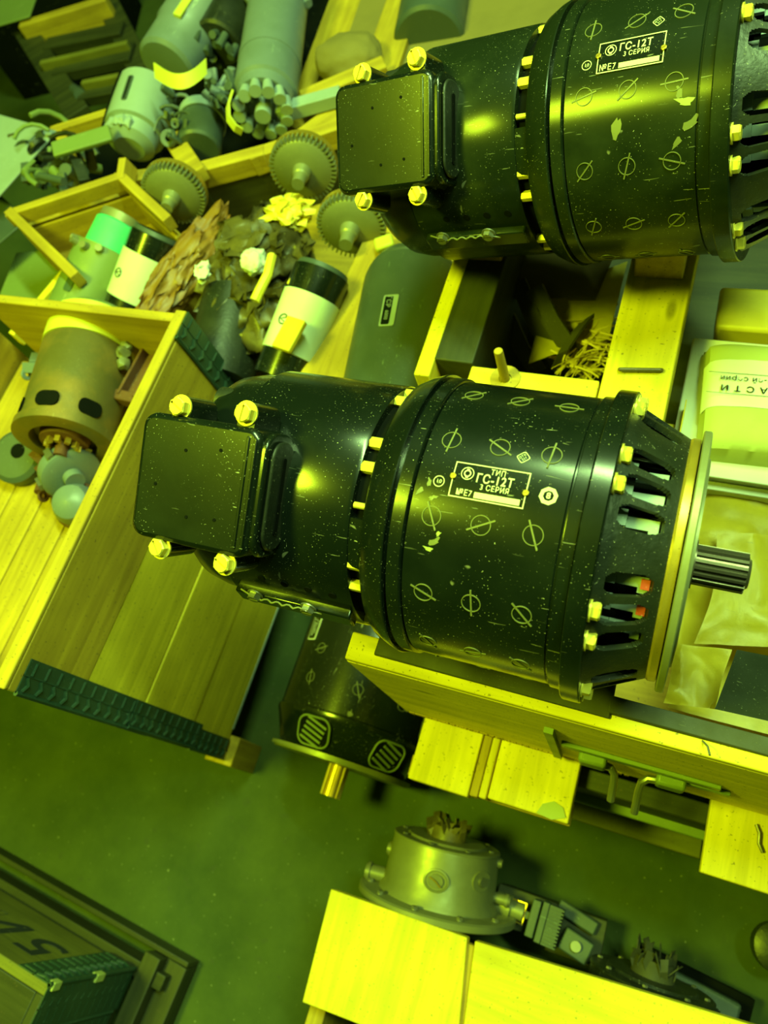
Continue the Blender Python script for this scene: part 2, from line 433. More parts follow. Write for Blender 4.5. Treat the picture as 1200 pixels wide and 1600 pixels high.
def make_generator(label, M, body='black', tip=True, seed=1, screws=(34, 6.8, -22.4, -51.3, -78.5, -107), chips=()):
    rnd = random.Random(seed)
    T = thing('aircraft_generator', label, 'generator', M, 'black aircraft generators with data plates')
    rh = .0915
    MB().lathe([(-.168, .0), (-.168, .030), (-.166, .058), (-.158, .075), (-.146, .0835), (-.132, .0865), (-.116, .0870), (-.1150, .0845), (-.1135, .0845), (-.1125, rh), (-.062, rh), (-.0145, rh), (-.0120, .0905), (-.0120, .080)], 96).done('rear_housing', body, T)
    MB().lathe([(-.014, .084), (.004, .084)], 96).done('inner_sleeve', 'pure_dark', T)
    MB().lathe([(-.0012, .080), (-.0012, .0945), (.0005, .0965), (.0100, .1015), (.0175, .1040), (.0183, .1035), (.0183, .0985), (.0205, .0985), (.0208, .1018), (.0290, .1018), (.0298, .1010), (.0302, .0995), (.0306, .0975)], 128).done('collar', body, T)
    MB().lathe([(.0306, .0975), (.0312, .1), (.1238, .1), (.1246, .099), (.1254, .099), (.1262, .1016), (.1335, .1018), (.1342, .100)], 128).done('drum', body, T)
    MB().lathe([(.1342, .100), (.1345, .1065), (.1352, .1072), (.1462, .1072), (.1470, .1064), (.1470, .09)], 128).done('end_ring', body, T)
    for a0_ in (-51, -148, 150, 52):      # closed stretches of the cooling gap
        br = MB(); prev = None
        for k in range(9):
            ang = a0_ + k * 2.7
            q = [br.b.verts.new(onr(x, ang, rr)) for x, rr in ((-.013, .0895), (-.0005, .0925), (-.0005, .084), (-.013, .084))]
            if prev:
                for j in range(4): br.b.faces.new([prev[j], prev[(j + 1) % 4], q[(j + 1) % 4], q[j]])
            else: br.b.faces.new(q)
            prev = q
        br.b.faces.new(prev); br.done('gap_bridge', body, T)
    wins = []
    for g in range(-2, 4):
        for d in (12, 0, -12): wins.append(2.6 + g * 48.6 + d)
    end_bell_mesh(wins, .147, .184, .0990, .0805, 4.6).done('end_bell', 'black_rough', T)
    # pale brush gear seen through the windows
    ig = MB().lathe([(.150, .060), (.150, .0640), (.178, .0640), (.178, .060)], 48)
    inner = ig.done('brush_ring', 'pure_dark', T)
    for wv in wins:
        if not -110 < wv < 70: continue
        pale = MB()
        pale.box((.150, -.0050, -.001), (.157, .0050, .0012), onframe(0, wv + 1.5, .0800))
        pale.box((.170, -.0050, -.001), (.1755, .0050, .0012), onframe(0, wv - 1, .0770))
        pale.box((.157, -.0030, -.004), (.171, .0038, -.001), onframe(0, wv, .0790))
        pale.done('brush_holder', 'mint_pale', inner)
    red = MB()
    for wv in (-34.2, -46): red.box((.1715, -.003, -.001), (.1765, .003, .0014), onframe(0, wv, .0790))
    red.done('red_wedges', 'redpaint', inner)
    MB().lathe([(.1835, .070), (.1835, .0808), (.1850, .0818), (.1895, .0818), (.1900, .0790), (.1900, .06)], 128).done('flange_seat', 'brass', T)['label'] = 'bright brass coloured ring'
    MB().lathe([(.1905, .05), (.1905, .0868), (.1912, .0875), (.1948, .0875), (.1955, .0868), (.1955, .070), (.1975, .070), (.1975, .012)], 128).done('mounting_flange', 'castalu', T)
    # splined shaft
    sp = MB(); nt_ = 18; poly = []
    for k in range(nt_):
        for dr, da in ((.0118, -.34), (.0136, -.18), (.0136, .18), (.0118, .34)):
            a = 2 * PI * (k + da) / nt_; poly.append((dr * math.cos(a), dr * math.sin(a)))
    F = Matrix(((0, 0, 1, 0), (1, 0, 0, 0), (0, 1, 0, 0), (0, 0, 0, 1)))
    sp.prism(poly, .1975, .2315, F); sp.lathe([(.2315, .0105), (.2335, .0095), (.2335, 0)], 24)
    sp.lathe([(.197, .0165), (.200, .0165), (.200, .012)], 32)
    sp.done('splined_shaft', 'darksteel', T)
    # ring and collar bolts
    for c in (48.5, 6, -50, -94):
        for d in (6, -6):
            hb = hexbolt(.0056, .0062); hb.done('ring_bolt', 'bolt', T, frame(onr(.1472, c + d, .0985), (0, math.sin(rnd.random()*3), math.cos(1)), (1, 0, 0)))
            hb = MB(); hb.lathe([(-.0118, 0), (-.0118, .0042), (-.0012, .0042)], 6, Matrix.Translation(onr(0, c - 7 + d, .0868)))
            hb.done('collar_bolt', 'bolt', T)
    MB().lathe([(-.011, 0), (-.011, .0022), (-.001, .0022)], 12, Matrix.Translation(onr(0, -24, .0880))).done('locating_pin', 'bolt', T)
    for phi in screws:
        for x in (.0457, .077, .1087):
            drum_screw(T, x, phi, .1, rnd.uniform(0, PI), 'outline')
    nameplate(T, .1, tip)
    # stamped inspection marks
    st = MB(); fn = wrap(.1, .0926, 4.2, .75)
    for a in rrect(.0062, .0062, .001, 2): pass
    def ringmark(mb, fn, pts, t):
        n = len(pts)
        for k in range(n):
            p, q = Vector((*pts[k], .0003)), Vector((*pts[(k + 1) % n], .0003))
            mb.b.faces.new([mb.b.verts.new(fn(v)) for v in (p, q, Vector((q.x * (1 - t), q.y * (1 - t), .0003)), Vector((p.x * (1 - t), p.y * (1 - t), .0003)))])
    ringmark(st, fn, rrect(.0066, .0062, .0012, 3), .13)
    add_bm(st.b, text_mesh('ОТК', .0022, .00005), lambda c: fn(c + Vector((0, .001, .0002))))
    add_bm(st.b, text_mesh('217', .0020, .00005), lambda c: fn(c + Vector((0, -.0012, .0002))))
    st.done('inspection_stamp', 'white_ink', T)
    st = MB(); fn2 = wrap(.1, .0456, -9.8)
    ringmark(st, fn2, [(.0036 * math.cos(2 * PI * k / 24), .0036 * math.sin(2 * PI * k / 24)) for k in range(24)], .14)
    add_bm(st.b, text_mesh('10', .0034, .00005), lambda c: fn2(c + Vector((0, 0, .0002))))
    st.done('round_stamp', 'white_ink', T)
    if tip:
        st = MB(); fn3 = wrap(.1, .1127, -8.4)
        ringmark(st, fn3, [(.0056 * math.cos(2 * PI * k / 8 + .2), .0056 * math.sin(2 * PI * k / 8 + .2)) for k in range(8)], .42)
        add_bm(st.b, text_mesh('8', .0052, .00005, bold=.0002), lambda c: fn3(c + Vector((0, 0, .0002))))
        st.done('octagonal_stamp', 'white_ink', T)
    # terminal box on the rear housing (turned towards the viewer)
    B = Matrix.Rotation(math.radians(27), 4, 'X')       # local Z -> phi -27
    def BX(x, t, h): return B @ Vector((x, t, h))
    tb = MB(); cx, ct = -.116, .001
    F = B @ Matrix.Translation(Vector((cx, ct, 0)))
    a = rrect(.094, .086, .010)
    tb.prism(rrect(.094, .086, .010), .072, .1175, F)
    box = tb.done('terminal_box', 'black', T, bev=.004)
    for dx in (.0375, .0430): MB().box((dx - .0012, -.037, .1172), (dx + .0012, .037, .1184), F).done('cover_ridge', 'black', box, bev=.0006)
    # rounded rim and recessed panel on the side that faces the drum
    S = B @ frame((-.069, .001, .0975), (0, 1, 0), (1, 0, 0))
    MB().prism(rrect(.083, .037, .013), -.001, .0045, S).done('side_rim', 'black', box, bev=.0018)
    MB().prism(rrect(.073, .028, .012), .0045, .0075, S).done('side_panel', 'black_rough', box, bev=.0015)
    MB().prism(rrect(.052, .0045, .002), .0074, .0084, S).done('panel_slot', 'pure_dark', box)
    lug = [(-.1365, .0500, .112), (-.0855, .0525, .1120), (-.1385, -.0470, .1120), (-.0860, -.0475, .1120)]
    for (x, t, h) in lug:
        sgn = 1 if t > 0 else -1
        lg = MB(); lg.cyl((x, t, .080), (x, t, h), .0075, seg=24, M=B); lg.box((x - .0075, min(t, t - sgn * .012), .080), (x + .0075, max(t, t - sgn * .012), h), B)
        lg.done('box_lug', 'black', box, bev=.001)
        hexbolt(.0066, .0068).done('box_bolt', 'bolt', box, B @ Matrix.Translation(Vector((x, t, h))) @ Matrix.Rotation(rnd.uniform(0, 3), 4, 'Z'))
    for (x, t) in ((-.125, .022), (-.098, .026), (-.146, -.004), (-.096, -.02), (-.118, -.022)):
        MB().cyl((x, t, .1173), (x, t, .1179), .0012, seg=10, M=B).done('rivet_hole', 'pure_dark', box)
    MB().cyl((-.150, .058, .045), (-.078, .058, .045), .012, seg=24, M=B).done('cable_boss', 'black_rough', T)
    # wire sealed strap screws along the lower side
    bar = MB(); bar.box((-.108, -.008, -.006), (-.014, .008, .006), onframe(0, -84, rh))
    bar = bar.done('clamp_bar', body, T, bev=.0015)
    sc = []
    for x in (-.090, -.046):
        hexbolt(.0050, .0050, True).done('seal_screw', 'steel', bar, onframe(x, -79, rh + .0055))
        sc.append(onr(x, -79, rh + .0085))
    wpts = [onr(-.101, -77, rh + .006)] + [sc[0].lerp(sc[1], k / 24) + Vector((0, .0009 * math.sin(k * 1.3), .0009 * math.cos(k * 1.3))) for k in range(25)] + [onr(-.037, -82, rh + .006)]
    MB().tube(wpts, .0007, 6).done('seal_wire', 'outline', bar)
    for k in range(4): MB().cyl(onr(-.083 + k * .019, -70, rh - .001), onr(-.083 + k * .019, -70, rh + .0006), .003, seg=14).done('clamp_hole', 'pure_dark', T)
    # flaked paint
    for (x, phi, sz, sd) in chips:
        rr = random.Random(sd); m = MB(); fn = wrap(.1, x, phi, rr.uniform(0, 3))
        pts = [(sz * rr.uniform(.35, 1.1) * math.cos(2 * PI * k / 11), sz * .45 * rr.uniform(.35, 1.1) * math.sin(2 * PI * k / 11)) for k in range(11)]
        c_ = m.b.verts.new(fn(Vector((0, 0, .0003)))); vv = [m.b.verts.new(fn(Vector((x_, y_, .0003)))) for x_, y_ in pts]
        for k in range(11): m.b.faces.new([c_, vv[k], vv[(k + 1) % 11]])
        m.done('paint_chip', 'outline' if sd % 2 else 'packpaper', T)
    return T

GEN_MAIN = make_generator('glossy black generator in the middle, resting on the near edge of the pine crate', frame((-.184, .204, .639), (1, 0, 0)), 'black', True, 3, chips=((.044, -16, .004, 1), (.050, -31, .006, 3), (.047, -34, .004, 2), (.040, -11, .004, 5), (.035, -14, .005, 7), (.052, -28, .003, 4)))
UP = Matrix(((.9829, -.0274, -.1819, -.1461), (-.0119, .9773, -.2117, .5605), (.1835, .2102, .9603, .6619), (0, 0, 0, 1)))
GEN_UP = make_generator('dusty black generator at the upper right, cut by the top and right picture edges', UP, 'black_dusty', False, 8, chips=((.117, -30, .008, 2), (.121, -38, .009, 3), (.113, -27, .006, 5), (.112, -44, .007, 7), (.07, -37, .010, 9)))

# generator on the floor, shaft towards the viewer
G = thing('aircraft_generator', 'black generator on the floor with two slotted vents, shaft pointing down the picture', 'generator', frame((-.362, .30, .108), (0, -1, 0)))
MB().lathe([(-.12, 0), (-.12, .095), (-.115, .104), (.216, .104), (.218, .1065), (.223, .1065), (.227, .1045), (.266, .0885), (.268, .086)], 96).done('drum', 'black', G)
MB().lathe([(.266, .05), (.266, .0985), (.2705, .0985), (.2705, .094), (.2725, .094), (.2725, .02)], 96).done('mounting_flange', 'castalu', G)
sp = MB(); poly = []
for k in range(12):
    for dr, da in ((.0120, -.3), (.0145, -.15), (.0145, .15), (.0120, .3)):
        a = 2 * PI * (k + da) / 12; poly.append((dr * math.cos(a), dr * math.sin(a)))
sp.prism(poly, .27, .313, Matrix(((0, 0, 1, 0), (1, 0, 0, 0), (0, 1, 0, 0), (0, 0, 0, 1))))
sp.done('splined_shaft', 'brass', G)
for k, phi in enumerate((52, -8)):
    F = onframe(.2445, phi, .0975) @ Matrix.Rotation(.39, 4, 'Y')
    v = MB().prism(rrect(.037, .046, .012), -.004, .0012, F).done('vent_opening', 'pure_dark', G)
    bars = MB()
    for j in range(5):
        x = -.0145 + j * .0068
        bars.box((x, -.015, .0008), (x + .0030, .015, .0024), F @ Matrix.Rotation(-.35, 4, 'Z'))
    # rounded rim
    pr = rrect(.037, .046, .012); 
    bars.tube([F @ Vector((x, y, .001)) for x, y in pr + pr[:1]], .0014, 6)
    bars.done('vent_bars', 'olive', v)
for x, phi in ((.140, 13), (.180, 15), (.140, -24), (.180, -25), (.140, 50), (.180, 50)):
    drum_screw(G, x, phi, .104, random.random() * 3, 'outline', 1.15)
pl = MB().prism(rrect(.036, .020, .002), 0, .0008, onframe(.112, -40, .104)).done('nameplate', 'white_ink', G)
MB().prism(rrect(.033, .017, .002), .0007, .0011, onframe(.112, -40, .104)).done('plate_field', 'black', pl)
L = MB()
for j, (s, y) in enumerate((('ГС-12Т', .003), ('3 СЕРИЯ', -.003))):
    add_bm(L.b, text_mesh(s, .0055, .0001), lambda c: onframe(.112, -40, .104) @ Vector((c.x, c.y + y, c.z + .0012)))
L.done('plate_lettering', 'white_ink', pl)

# ================================================================== MAIN CRATE
def board(name, lo, hi, mat, parent=None, bev=.0015, jit=.0006, M=None):
    lo, hi = Vector(lo), Vector(hi); c = (lo + hi) / 2
    m = MB().box(lo - c, hi - c, None, jit)
    o = m.done(name, mat, parent, None, bev)
    o.matrix_local = (M if M else Matrix()) @ Matrix.Translation(c)
    return o
def crate_thing(name, label, cat, loc, group=None): return thing(name, label, cat, Matrix.Translation(Vector(loc)), group)
class Rel:      # board coordinates given in the world, parent at its base
    def __init__(s, T): s.T = T; s.o = T.matrix_world.inverted()
    def board(s, name, lo, hi, mat, **k):
        o = Vector(s.T.location); return board(name, Vector(lo) - o, Vector(hi) - o, mat, s.T, **k)

C1 = crate_thing('packing_crate', 'open pine crate under the middle generator with a metal hasp on its near side', 'crate', (-.235, .115, .352)); R = Rel(C1)
n1 = R.board('side_board', (-.240, .100, .304), (.40, .122, .527), 'wood_x')
R.board('top_rail', (-.240, .1005, .527), (.40, .125, .535), 'wood_x')
R.board('tar_paper_lining', (-.215, .1090, .535), (-.02, .150, .5372), 'tar', jit=.0015)
R.board('tar_paper_strip', (-.022, .1120, .5352), (.20, .1250, .5376), 'tar', jit=.0015)
R.board('tar_paper_flap', (-.215, .136, .528), (-.02, .185, .5345), 'tar', jit=.002)
R.board('far_board', (-.212, .388, .40), (-.088, .41, .53), 'wood_x')
R.board('far_side_board', (-.236, .395, .304), (.40, .41, .47), 'wood_x')
R.board('end_board', (-.236, .136, .310), (-.215, .395, .50), 'oldwood_y')
R.board('bottom_board', (-.215, .122, .304), (.40, .395, .316), 'oldwood_x')
R.board('cradle_block', (-.13, .165, .316), (-.10, .245, .5385), 'oldwood_y')
R.board('cradle_block', (.00-.08, .165, .316), (.03-.08, .245, .5385), 'oldwood_y')
# splintered lower edge of the near board
sp = MB()
for k in range(70):
    x = -.235 + k * .0034 + random.uniform(-.001, .001)
    sp.box((x, .0990, .3020 - random.uniform(0, .004)), (x + .0026, .1015, .308))
sp.done('splinters', 'oldwood_z', C1, Matrix.Translation(-Vector(C1.location)))
# hasp: strip, two barrels, hooks
o_ = Matrix.Translation(-Vector(C1.location))
HY = .100
hs = MB().box((-.060, HY - .004, .402), (.075, HY, .416))
hasp = hs.done('hinge_strip', 'olive', C1, o_, bev=.0008)
for x0, x1 in ((-.044, -.019), (.024, .049)):
    MB().box((x0, HY - .012, .376), (x1, HY, .404)).done('hinge_barrel', 'olive', hasp, bev=.003)
MB().tube([(-.022, HY - .007, .388), (-.015, HY - .008, .388), (-.011, HY - .012, .384), (-.010, HY - .020, .376), (-.010, HY - .034, .366)], .0036, 10).done('hook', 'steel', hasp)
MB().tube([(.027, HY - .007, .388), (.018, HY - .008, .388), (.013, HY - .012, .384), (.012, HY - .020, .376), (.012, HY - .038, .362)], .0036, 10).done('hook', 'steel', hasp)
MB().box((.049, HY - .004, .384), (.085, HY, .396)).done('latch_tongue', 'olive', hasp, bev=.001)
MB().box((-.072, HY - .005, .318), (-.064, HY, .47)).done('iron_strap', 'olive', C1, o_)
for (x, y, z) in ((.045, .112, .535), (.098, .105, .535)):
    MB().tube([(x, y, z - .003), (x + .004, y - .006, z + .010), (x + .006, y - .012, z + .013)], .0008, 6).done('bent_nail', 'steel', C1, o_)
# peg on the far board
pg = MB().cyl((-.1755, .399, .528), (-.178, .402, .571), .0048, .0042, 16)
tag(pg.done('wooden_peg', 'oldwood_z', None, bev=.0008), 'short round peg standing on the board behind the middle generator', 'peg')
pg = MB().lathe([(-.001, .006), (-.001, .0145), (.0006, .0145), (.0006, .006)], 28, frame((-.1755, .399, .531), (0, 0, 1), (1, 0, 0)))
tag(pg.done('washer', 'oldwood_x'), 'thin round washer around the foot of the peg', 'washer')

# ---- lower crate under it: lid boards sticking out towards the viewer
def low_board(px0, px1, y0, y1, z, label, mat='wood_y'):
    o = board('lid_board', (px0, y0, z - .022), (px1, y1, z), mat); 
    return tag(o, label, 'board', 'lid boards of the chest under the main crate')
low_board(-.217, -.150, .033, .36, .300, 'pine lid board beside the floor generator, first left under the main crate')
low_board(-.1492, -.1400, .035, .36, .300, 'narrow brown cleat between two bright lid boards', 'oldwood_y')
low_board(-.1392, -.1315, .036, .36, .300, 'thin pine strip right of the narrow brown cleat')
low_board(-.1300, -.0455, .038, .36, .300, 'pine lid board with a grey paint spot at its end, left of the hasp')
low_board(.080, .185, .033, .36, .300, 'pine lid board with a bent nail, at the right picture edge under the main crate')
C2 = crate_thing('wooden_chest', 'dark green wooden chest below the hasp, seen between two pine lid boards', 'chest', (-.2, .04, 0)); R = Rel(C2)
R.board('front_board', (-.225, .078, .06), (.30, .098, .277), 'darkwood_x')
R.board('edge_strip', (-.056, .068, .196), (.092, .096, .205), 'olive')
R.board('edge_strip', (-.225, .054, .090), (.096, .078, .100), 'panelwood_x')
R.board('end_board', (-.225, .098, .06), (-.205, .40, .277), 'darkwood_y')
R.board('back_board', (-.225, .38, .06), (.30, .40, .277), 'darkwood_x')
R.board('skid', (-.20, .09, 0), (-.14, .40, .06), 'darkwood_y'); R.board('skid', (.10, .09, 0), (.16, .40, .06), 'darkwood_y')
R.board('under_rail', (-.225, .037, .262), (-.045, .060, .277), 'oldwood_x')
tn = MB().tube([P(1182, 1288, .302), P(1187, 1302, .303), P(1186, 1318, .3025), P(1192, 1332, .302)], .0018, 8)
tag(tn.done('bent_nail', 'darksteel'), 'dark bent nail lying on the rightmost lid board', 'nail')
pt = MB().prism([tuple(P(*t, .3).xy) for t in ((838, 1270), (848, 1256), (866, 1252), (880, 1262), (884, 1278), (862, 1281))], .2995, .3012)
tag(pt.done('paper_scrap', 'packpaper'), 'torn grey paper scrap on the end of the lid board left of the hasp', 'scrap')

# ================================================================== SECOND CRATE (under the upper generator)
C3 = crate_thing('packing_crate', 'pine crate carrying the dusty upper generator, with a broad beam across it', 'crate', (-.24, .42, .35)); R = Rel(C3)
R.board('cross_beam', (-.087, .358, .490), (-.027, .95, .532), 'wood_y')
R.board('saddle_block', (-.080, .53, .532), (-.035, .60, .572), 'oldwood_y')
R.board('corner_post', (-.2515, .412, .0), (-.212, .80, .530), 'darkwood_y')
R.board('edge_lath', (-.268, .392, .0), (-.2515, .80, .531), 'wood_y')
R.board('saddle_block', (-.255, .54, .530), (-.215, .585, .552), 'oldwood_y')
R.board('bottom_board', (-.212, .41, .352), (.45, .98, .364), 'darkwood_x')  # dark wood colour paints in the shade below the upper generator
R.board('far_board', (-.212, .93, .35), (.45, .95, .50), 'oldwood_x')
st = MB().tube([P(968, 577, .533), P(969, 577, .5365), P(1032, 578, .5365), P(1034, 578, .533)], .0017, 8)
tag(st.done('iron_staple', 'darksteel'), 'dark iron staple hammered across the broad pine beam', 'staple')
# straps hanging in the crate
for i, (pts, wd) in enumerate((
        ([P(770, 430, .46), P(790, 490, .44), P(815, 545, .42), P(845, 585, .40)], .022),
        ([P(810, 440, .47), P(830, 490, .46), P(855, 540, .43), P(880, 580, .40)], .020),
        ([P(835, 450, .48), P(860, 500, .46), P(890, 545, .44), P(905, 560, .42)], .022),
        ([P(925, 490, .44), P(900, 520, .455), P(880, 550, .45), P(868, 575, .42)], .014))):
    # smooth path
    q = []
    for a in range(len(pts) - 1):
        for k in range(8): q.append(pts[a].lerp(pts[a + 1], k / 8))
    o = MB().ribbon(q, wd, .003, (.8, .1, .55)).done('leather_strap', 'strap', smooth=False)
    tag(o, ['dark strap furthest left of those hanging behind the middle generator', 'dark strap with a bright edge, second from the left behind the middle generator',
            'wide dark strap running down to the wood wool', 'short dark strap crossing the others beside the wood wool'][i], 'strap', 'dark straps in the crate behind the middle generator')
# wood wool
ww = MB()
for k in range(140):
    c0 = P(random.uniform(885, 945), random.uniform(500, 585), .415 + random.uniform(0, .03))
    a = random.uniform(-.5, 1.6); d = Vector((math.cos(a), math.sin(a), random.uniform(-.2, .3))) * random.uniform(.01, .03)
    ww.ribbon([c0 - d, c0 - d * .3 + Vector((0, 0, .004)), c0 + d * .4 + Vector((.002, 0, .003)), c0 + d], .0022, .0005, (random.random(), random.random(), .4))
tag(ww.done('wood_wool', 'straw'), 'curled pale wood wool in the crate behind the middle generator', 'packing', kind='stuff')
o = MB().sheet(P(830, 570, .43), P(955, 530, .44) - P(830, 570, .43), P(860, 455, .44) - P(830, 570, .43), 30, 30, .006, 9, 3).done('paper_sheet', 'waxpaper')
tag(o, 'pale crumpled paper lying under the straps behind the middle generator', 'paper')
o = MB().sheet(P(790, 470, .455), P(930, 470, .45) - P(790, 470, .455), P(830, 380, .47) - P(790, 470, .455), 24, 24, .005, 10, 8).done('card_sheet', 'cardbrown')
tag(o, 'brown card in the shade below the upper generator', 'card')
# things on the right of the beam
CB = crate_thing('carton', 'pale carton right of the broad beam, carrying the wrapped packet', 'box', (-.017, .35, .43)); R = Rel(CB)
R.board('carton_body', (-.016, .357, .41), (.30, .503, .482), 'white_card', bev=.002, jit=.0015)
R.board('front_flap', (-.016, .347, .40), (.30, .356, .470), 'white_card', bev=.001)
R.board('lid_edge', (-.018, .352, .482), (.30, .385, .4845), 'white_card', bev=.0008)
PK = thing('wrapped_packet', 'grey paper packet with a white printed label lying on the pale carton', 'packet', frame((.0835, .430, .4835), (.985, .04, 0)))
m = MB(); g = bmesh.ops.create_grid(m.b, x_segments=40, y_segments=32, size=1)
for v in g['verts']:
    x, y = v.co.x, v.co.y
    prof = max(0, 1 - abs(x) ** 8) ** .3 * max(0, 1 - abs(y) ** 6) ** .35
    v.co = Vector((x * .083 * (1 + .03 * y), y * .060, .030 * prof + .0012 * noise.noise(Vector((x * 5, y * 4, 2))) * prof))
m.done('packet_body', 'packpaper', PK, smooth=True)
lb = MB(); g = bmesh.ops.create_grid(lb.b, x_segments=40, y_segments=16, size=1)
for v in g['verts']:
    x, y = v.co.x, v.co.y * .42 + .12
    prof = max(0, 1 - abs(x * .995) ** 8) ** .3 * max(0, 1 - abs(y) ** 6) ** .35
    v.co = Vector((x * .0826 * (1 + .03 * y), y * .060, .030 * prof + .0012 * noise.noise(Vector((x * 5, y * 4, 2))) * prof + .0006))
lab = lb.done('printed_label', 'kraftlabel', PK, smooth=True); lab['label'] = 'white label printed upside down'
tx = MB()
add_bm(tx.b, text_mesh('З А П Ч А С Т И', .0085, .0001, 'CENTER', .0001), lambda c: Vector((-c.x * 1.15 - .028, -c.y + .0005, .0315)))
add_bm(tx.b, text_mesh('для 3-ей серии', .0075, .0001, 'CENTER'), lambda c: Vector((-c.x - .040, -c.y + .0105, .0315)))
tx.box((-.08, -.0058, .0312), (.08, -.0055, .0315)); tx.box((-.08, .0160, .0312), (.08, .0163, .0315))
tx.done('label_lettering', 'stencil', lab)
o = board('paper_bundle', (.0, .525, .40), (.30, .575, .476), 'waxpaper', jit=.006, bev=.004)
tag(o, 'yellow paper bundle behind the pale carton, under the upper generator', 'packet')
o = MB().box((P(1052, 770, .50).x - .004, .345, .38), (-.012, .42, .50)).done('pine_lath', 'wood_y', bev=.001)
tag(o, 'thin pine lath between the broad beam and the pale carton', 'lath')

# paper around the shaft
o = MB().sheet((.022, .15, .428), (.24, 0, .0), (-.01, .205, .03), 60, 60, .016, 10, 4).done('oiled_paper', 'waxpaper')
tag(o, 'crumpled oiled kraft paper filling the crate under the splined shaft', 'paper')
o = MB().sheet(P(1030, 1098, .508), P(1110, 1108, .510) - P(1030, 1098, .508), P(1062, 1008, .515) - P(1030, 1098, .508), 24, 24, .006, 26, 11).done('oiled_paper', 'waxpaper')
tag(o, 'small folded pale paper piece beside the lower rim of the main flange', 'paper')
o = MB().sheet((.035, .20, .466), (.10, .02, .0), (.0, .10, .006), 26, 30, .010, 16, 21).done('oiled_paper', 'waxpaper')
tag(o, 'creased paper flap directly below the splined shaft', 'paper')
o = MB().sheet(P(1118, 1108, .541), P(1260, 1140, .541) - P(1118, 1108, .541), P(1150, 1015, .552) - P(1118, 1108, .541), 26, 20, .004, 12, 5, .003).done('canvas_cloth', 'cloth')
tag(o, 'dark grey green canvas on the crate edge at the right', 'cloth')
o = MB().cyl(P(1112, 798, .455), P(1260, 838, .455), .0045, seg=16).done('paper_roll', 'packpaper'); tag(o, 'thin grey paper roll running right from the main flange', 'roll')
o = MB().box(P(1100, 790, .44), P(1330, 720, .43) + Vector((0, 0, .02))).done('brown_card', 'cardbrown', bev=.003); tag(o, 'brown card strip in the gap below the pale carton', 'card')

# ================================================================== BOTTOM RIGHT: gearboxes and lid boards
def make_gearbox(label, M, mat='castalu'):
    T = thing('gearbox', label, 'gearbox', M, 'round cast gearboxes on the floor')   # local X = axis from flange to stub
    MB().lathe([(0, 0), (0, .096), (.002, .098), (.010, .098), (.012, .095), (.012, .07)], 96).done('base_flange', mat, T)
    MB().lathe([(.010, .075), (.016, .073), (.024, .0695), (.085, .0665), (.088, .066), (.088, .0)], 96).done('housing', mat, T)
    lid = MB().lathe([(.088, .0675), (.0905, .0675), (.0915, .066), (.0915, .050), (.0945, .048), (.0945, .0)], 72).done('lid', 'castalu' if mat == 'castalu' else mat, T)
    for k in range(8):
        hexbolt(.0032, .003, False).done('lid_screw', 'steel', lid, frame(onr(.0915, k * 45 + 10, .058), (0, 0, 1), (1, 0, 0)))
    for k in range(10):
        hexbolt(.0042, .004).done('flange_nut', 'steel', T, frame(onr(.012, k * 36 + 8, .085), (0, 0, 1), (1, 0, 0)))
    # oil plug
    F = onframe(.050, -4, .0680)
    pl = MB().lathe([(-.002, .0155), (.0015, .0155), (.0020, .013), (.0010, .012), (.001, .0)], 40, F @ frame((0, 0, 0), (0, 0, 1), (1, 0, 0))).done('plug', mat, T)
    MB().cyl((0, 0, .001), (0, 0, .004), .0085, seg=24, M=F).done('plug_cap', 'steel', pl)
    MB().tube([F @ Vector((-.006, -.006, .005)), F @ Vector((0, 0, .0055)), F @ Vector((.004, .008, .005))], .0011, 6).done('lock_wire', 'brass', pl)
    F = onframe(.058, -52, .066)
    q = MB().cyl((0, 0, 0), (0, 0, .003), .014, seg=28, M=F).done('side_plug', mat, T)
    MB().cyl((0, 0, .002), (0, 0, .0065), .006, seg=20, M=F).done('plug_cap', 'steel', q)
    for x, phi, r, l in ((.033, -88, .0075, .020), (.060, 88, .009, .004), (.080, -86, .006, .004), (.022, 86, .011, .026)):
        F = onframe(x, phi, .062); MB().cyl((0, 0, 0), (0, 0, l + .006), r, seg=22, M=F).cyl((0, 0, l), (0, 0, l + .004), r * 1.25, seg=22, M=F).done('side_port', mat, T)
    return T
def stub(T, lab=None):
    rg = MB()
    for k in range(26):
        a = random.random() * 2 * PI; r = random.uniform(.014, .026); h = random.uniform(.014, .034)
        rg.ribbon([onr(.0945, math.degrees(a), r * .8), onr(.0945 + h * .5, math.degrees(a) + 15, r), onr(.0945 + h, math.degrees(a) + random.uniform(-10, 40), r * random.uniform(.8, 1.35))], .009, .0012, (random.random() - .5, random.random(), random.random()))
    rg.lathe([(.094, .024), (.112, .021), (.116, .0)], 20)
    rg.done('rag_plug', 'oilrag', T)
gax = _n((-.06, .975, .16))
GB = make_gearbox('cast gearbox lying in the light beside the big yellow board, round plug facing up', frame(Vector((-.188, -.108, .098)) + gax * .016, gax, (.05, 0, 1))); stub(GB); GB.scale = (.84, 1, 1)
GB2 = make_gearbox('shade-blackened gearbox at the lower right, half hidden by the bright board in front', frame((.066, -.175, .095), _n((-.0, .975, .10)), (.02, 0, 1)), 'black_rough'); stub(GB2)  # black instead of cast metal, painting in the shadow over it
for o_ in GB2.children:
    if o_.name.startswith('rag_plug'): o_.data.materials[0] = MATS['tar']  # rag plug darkened too, shadow put into its colour
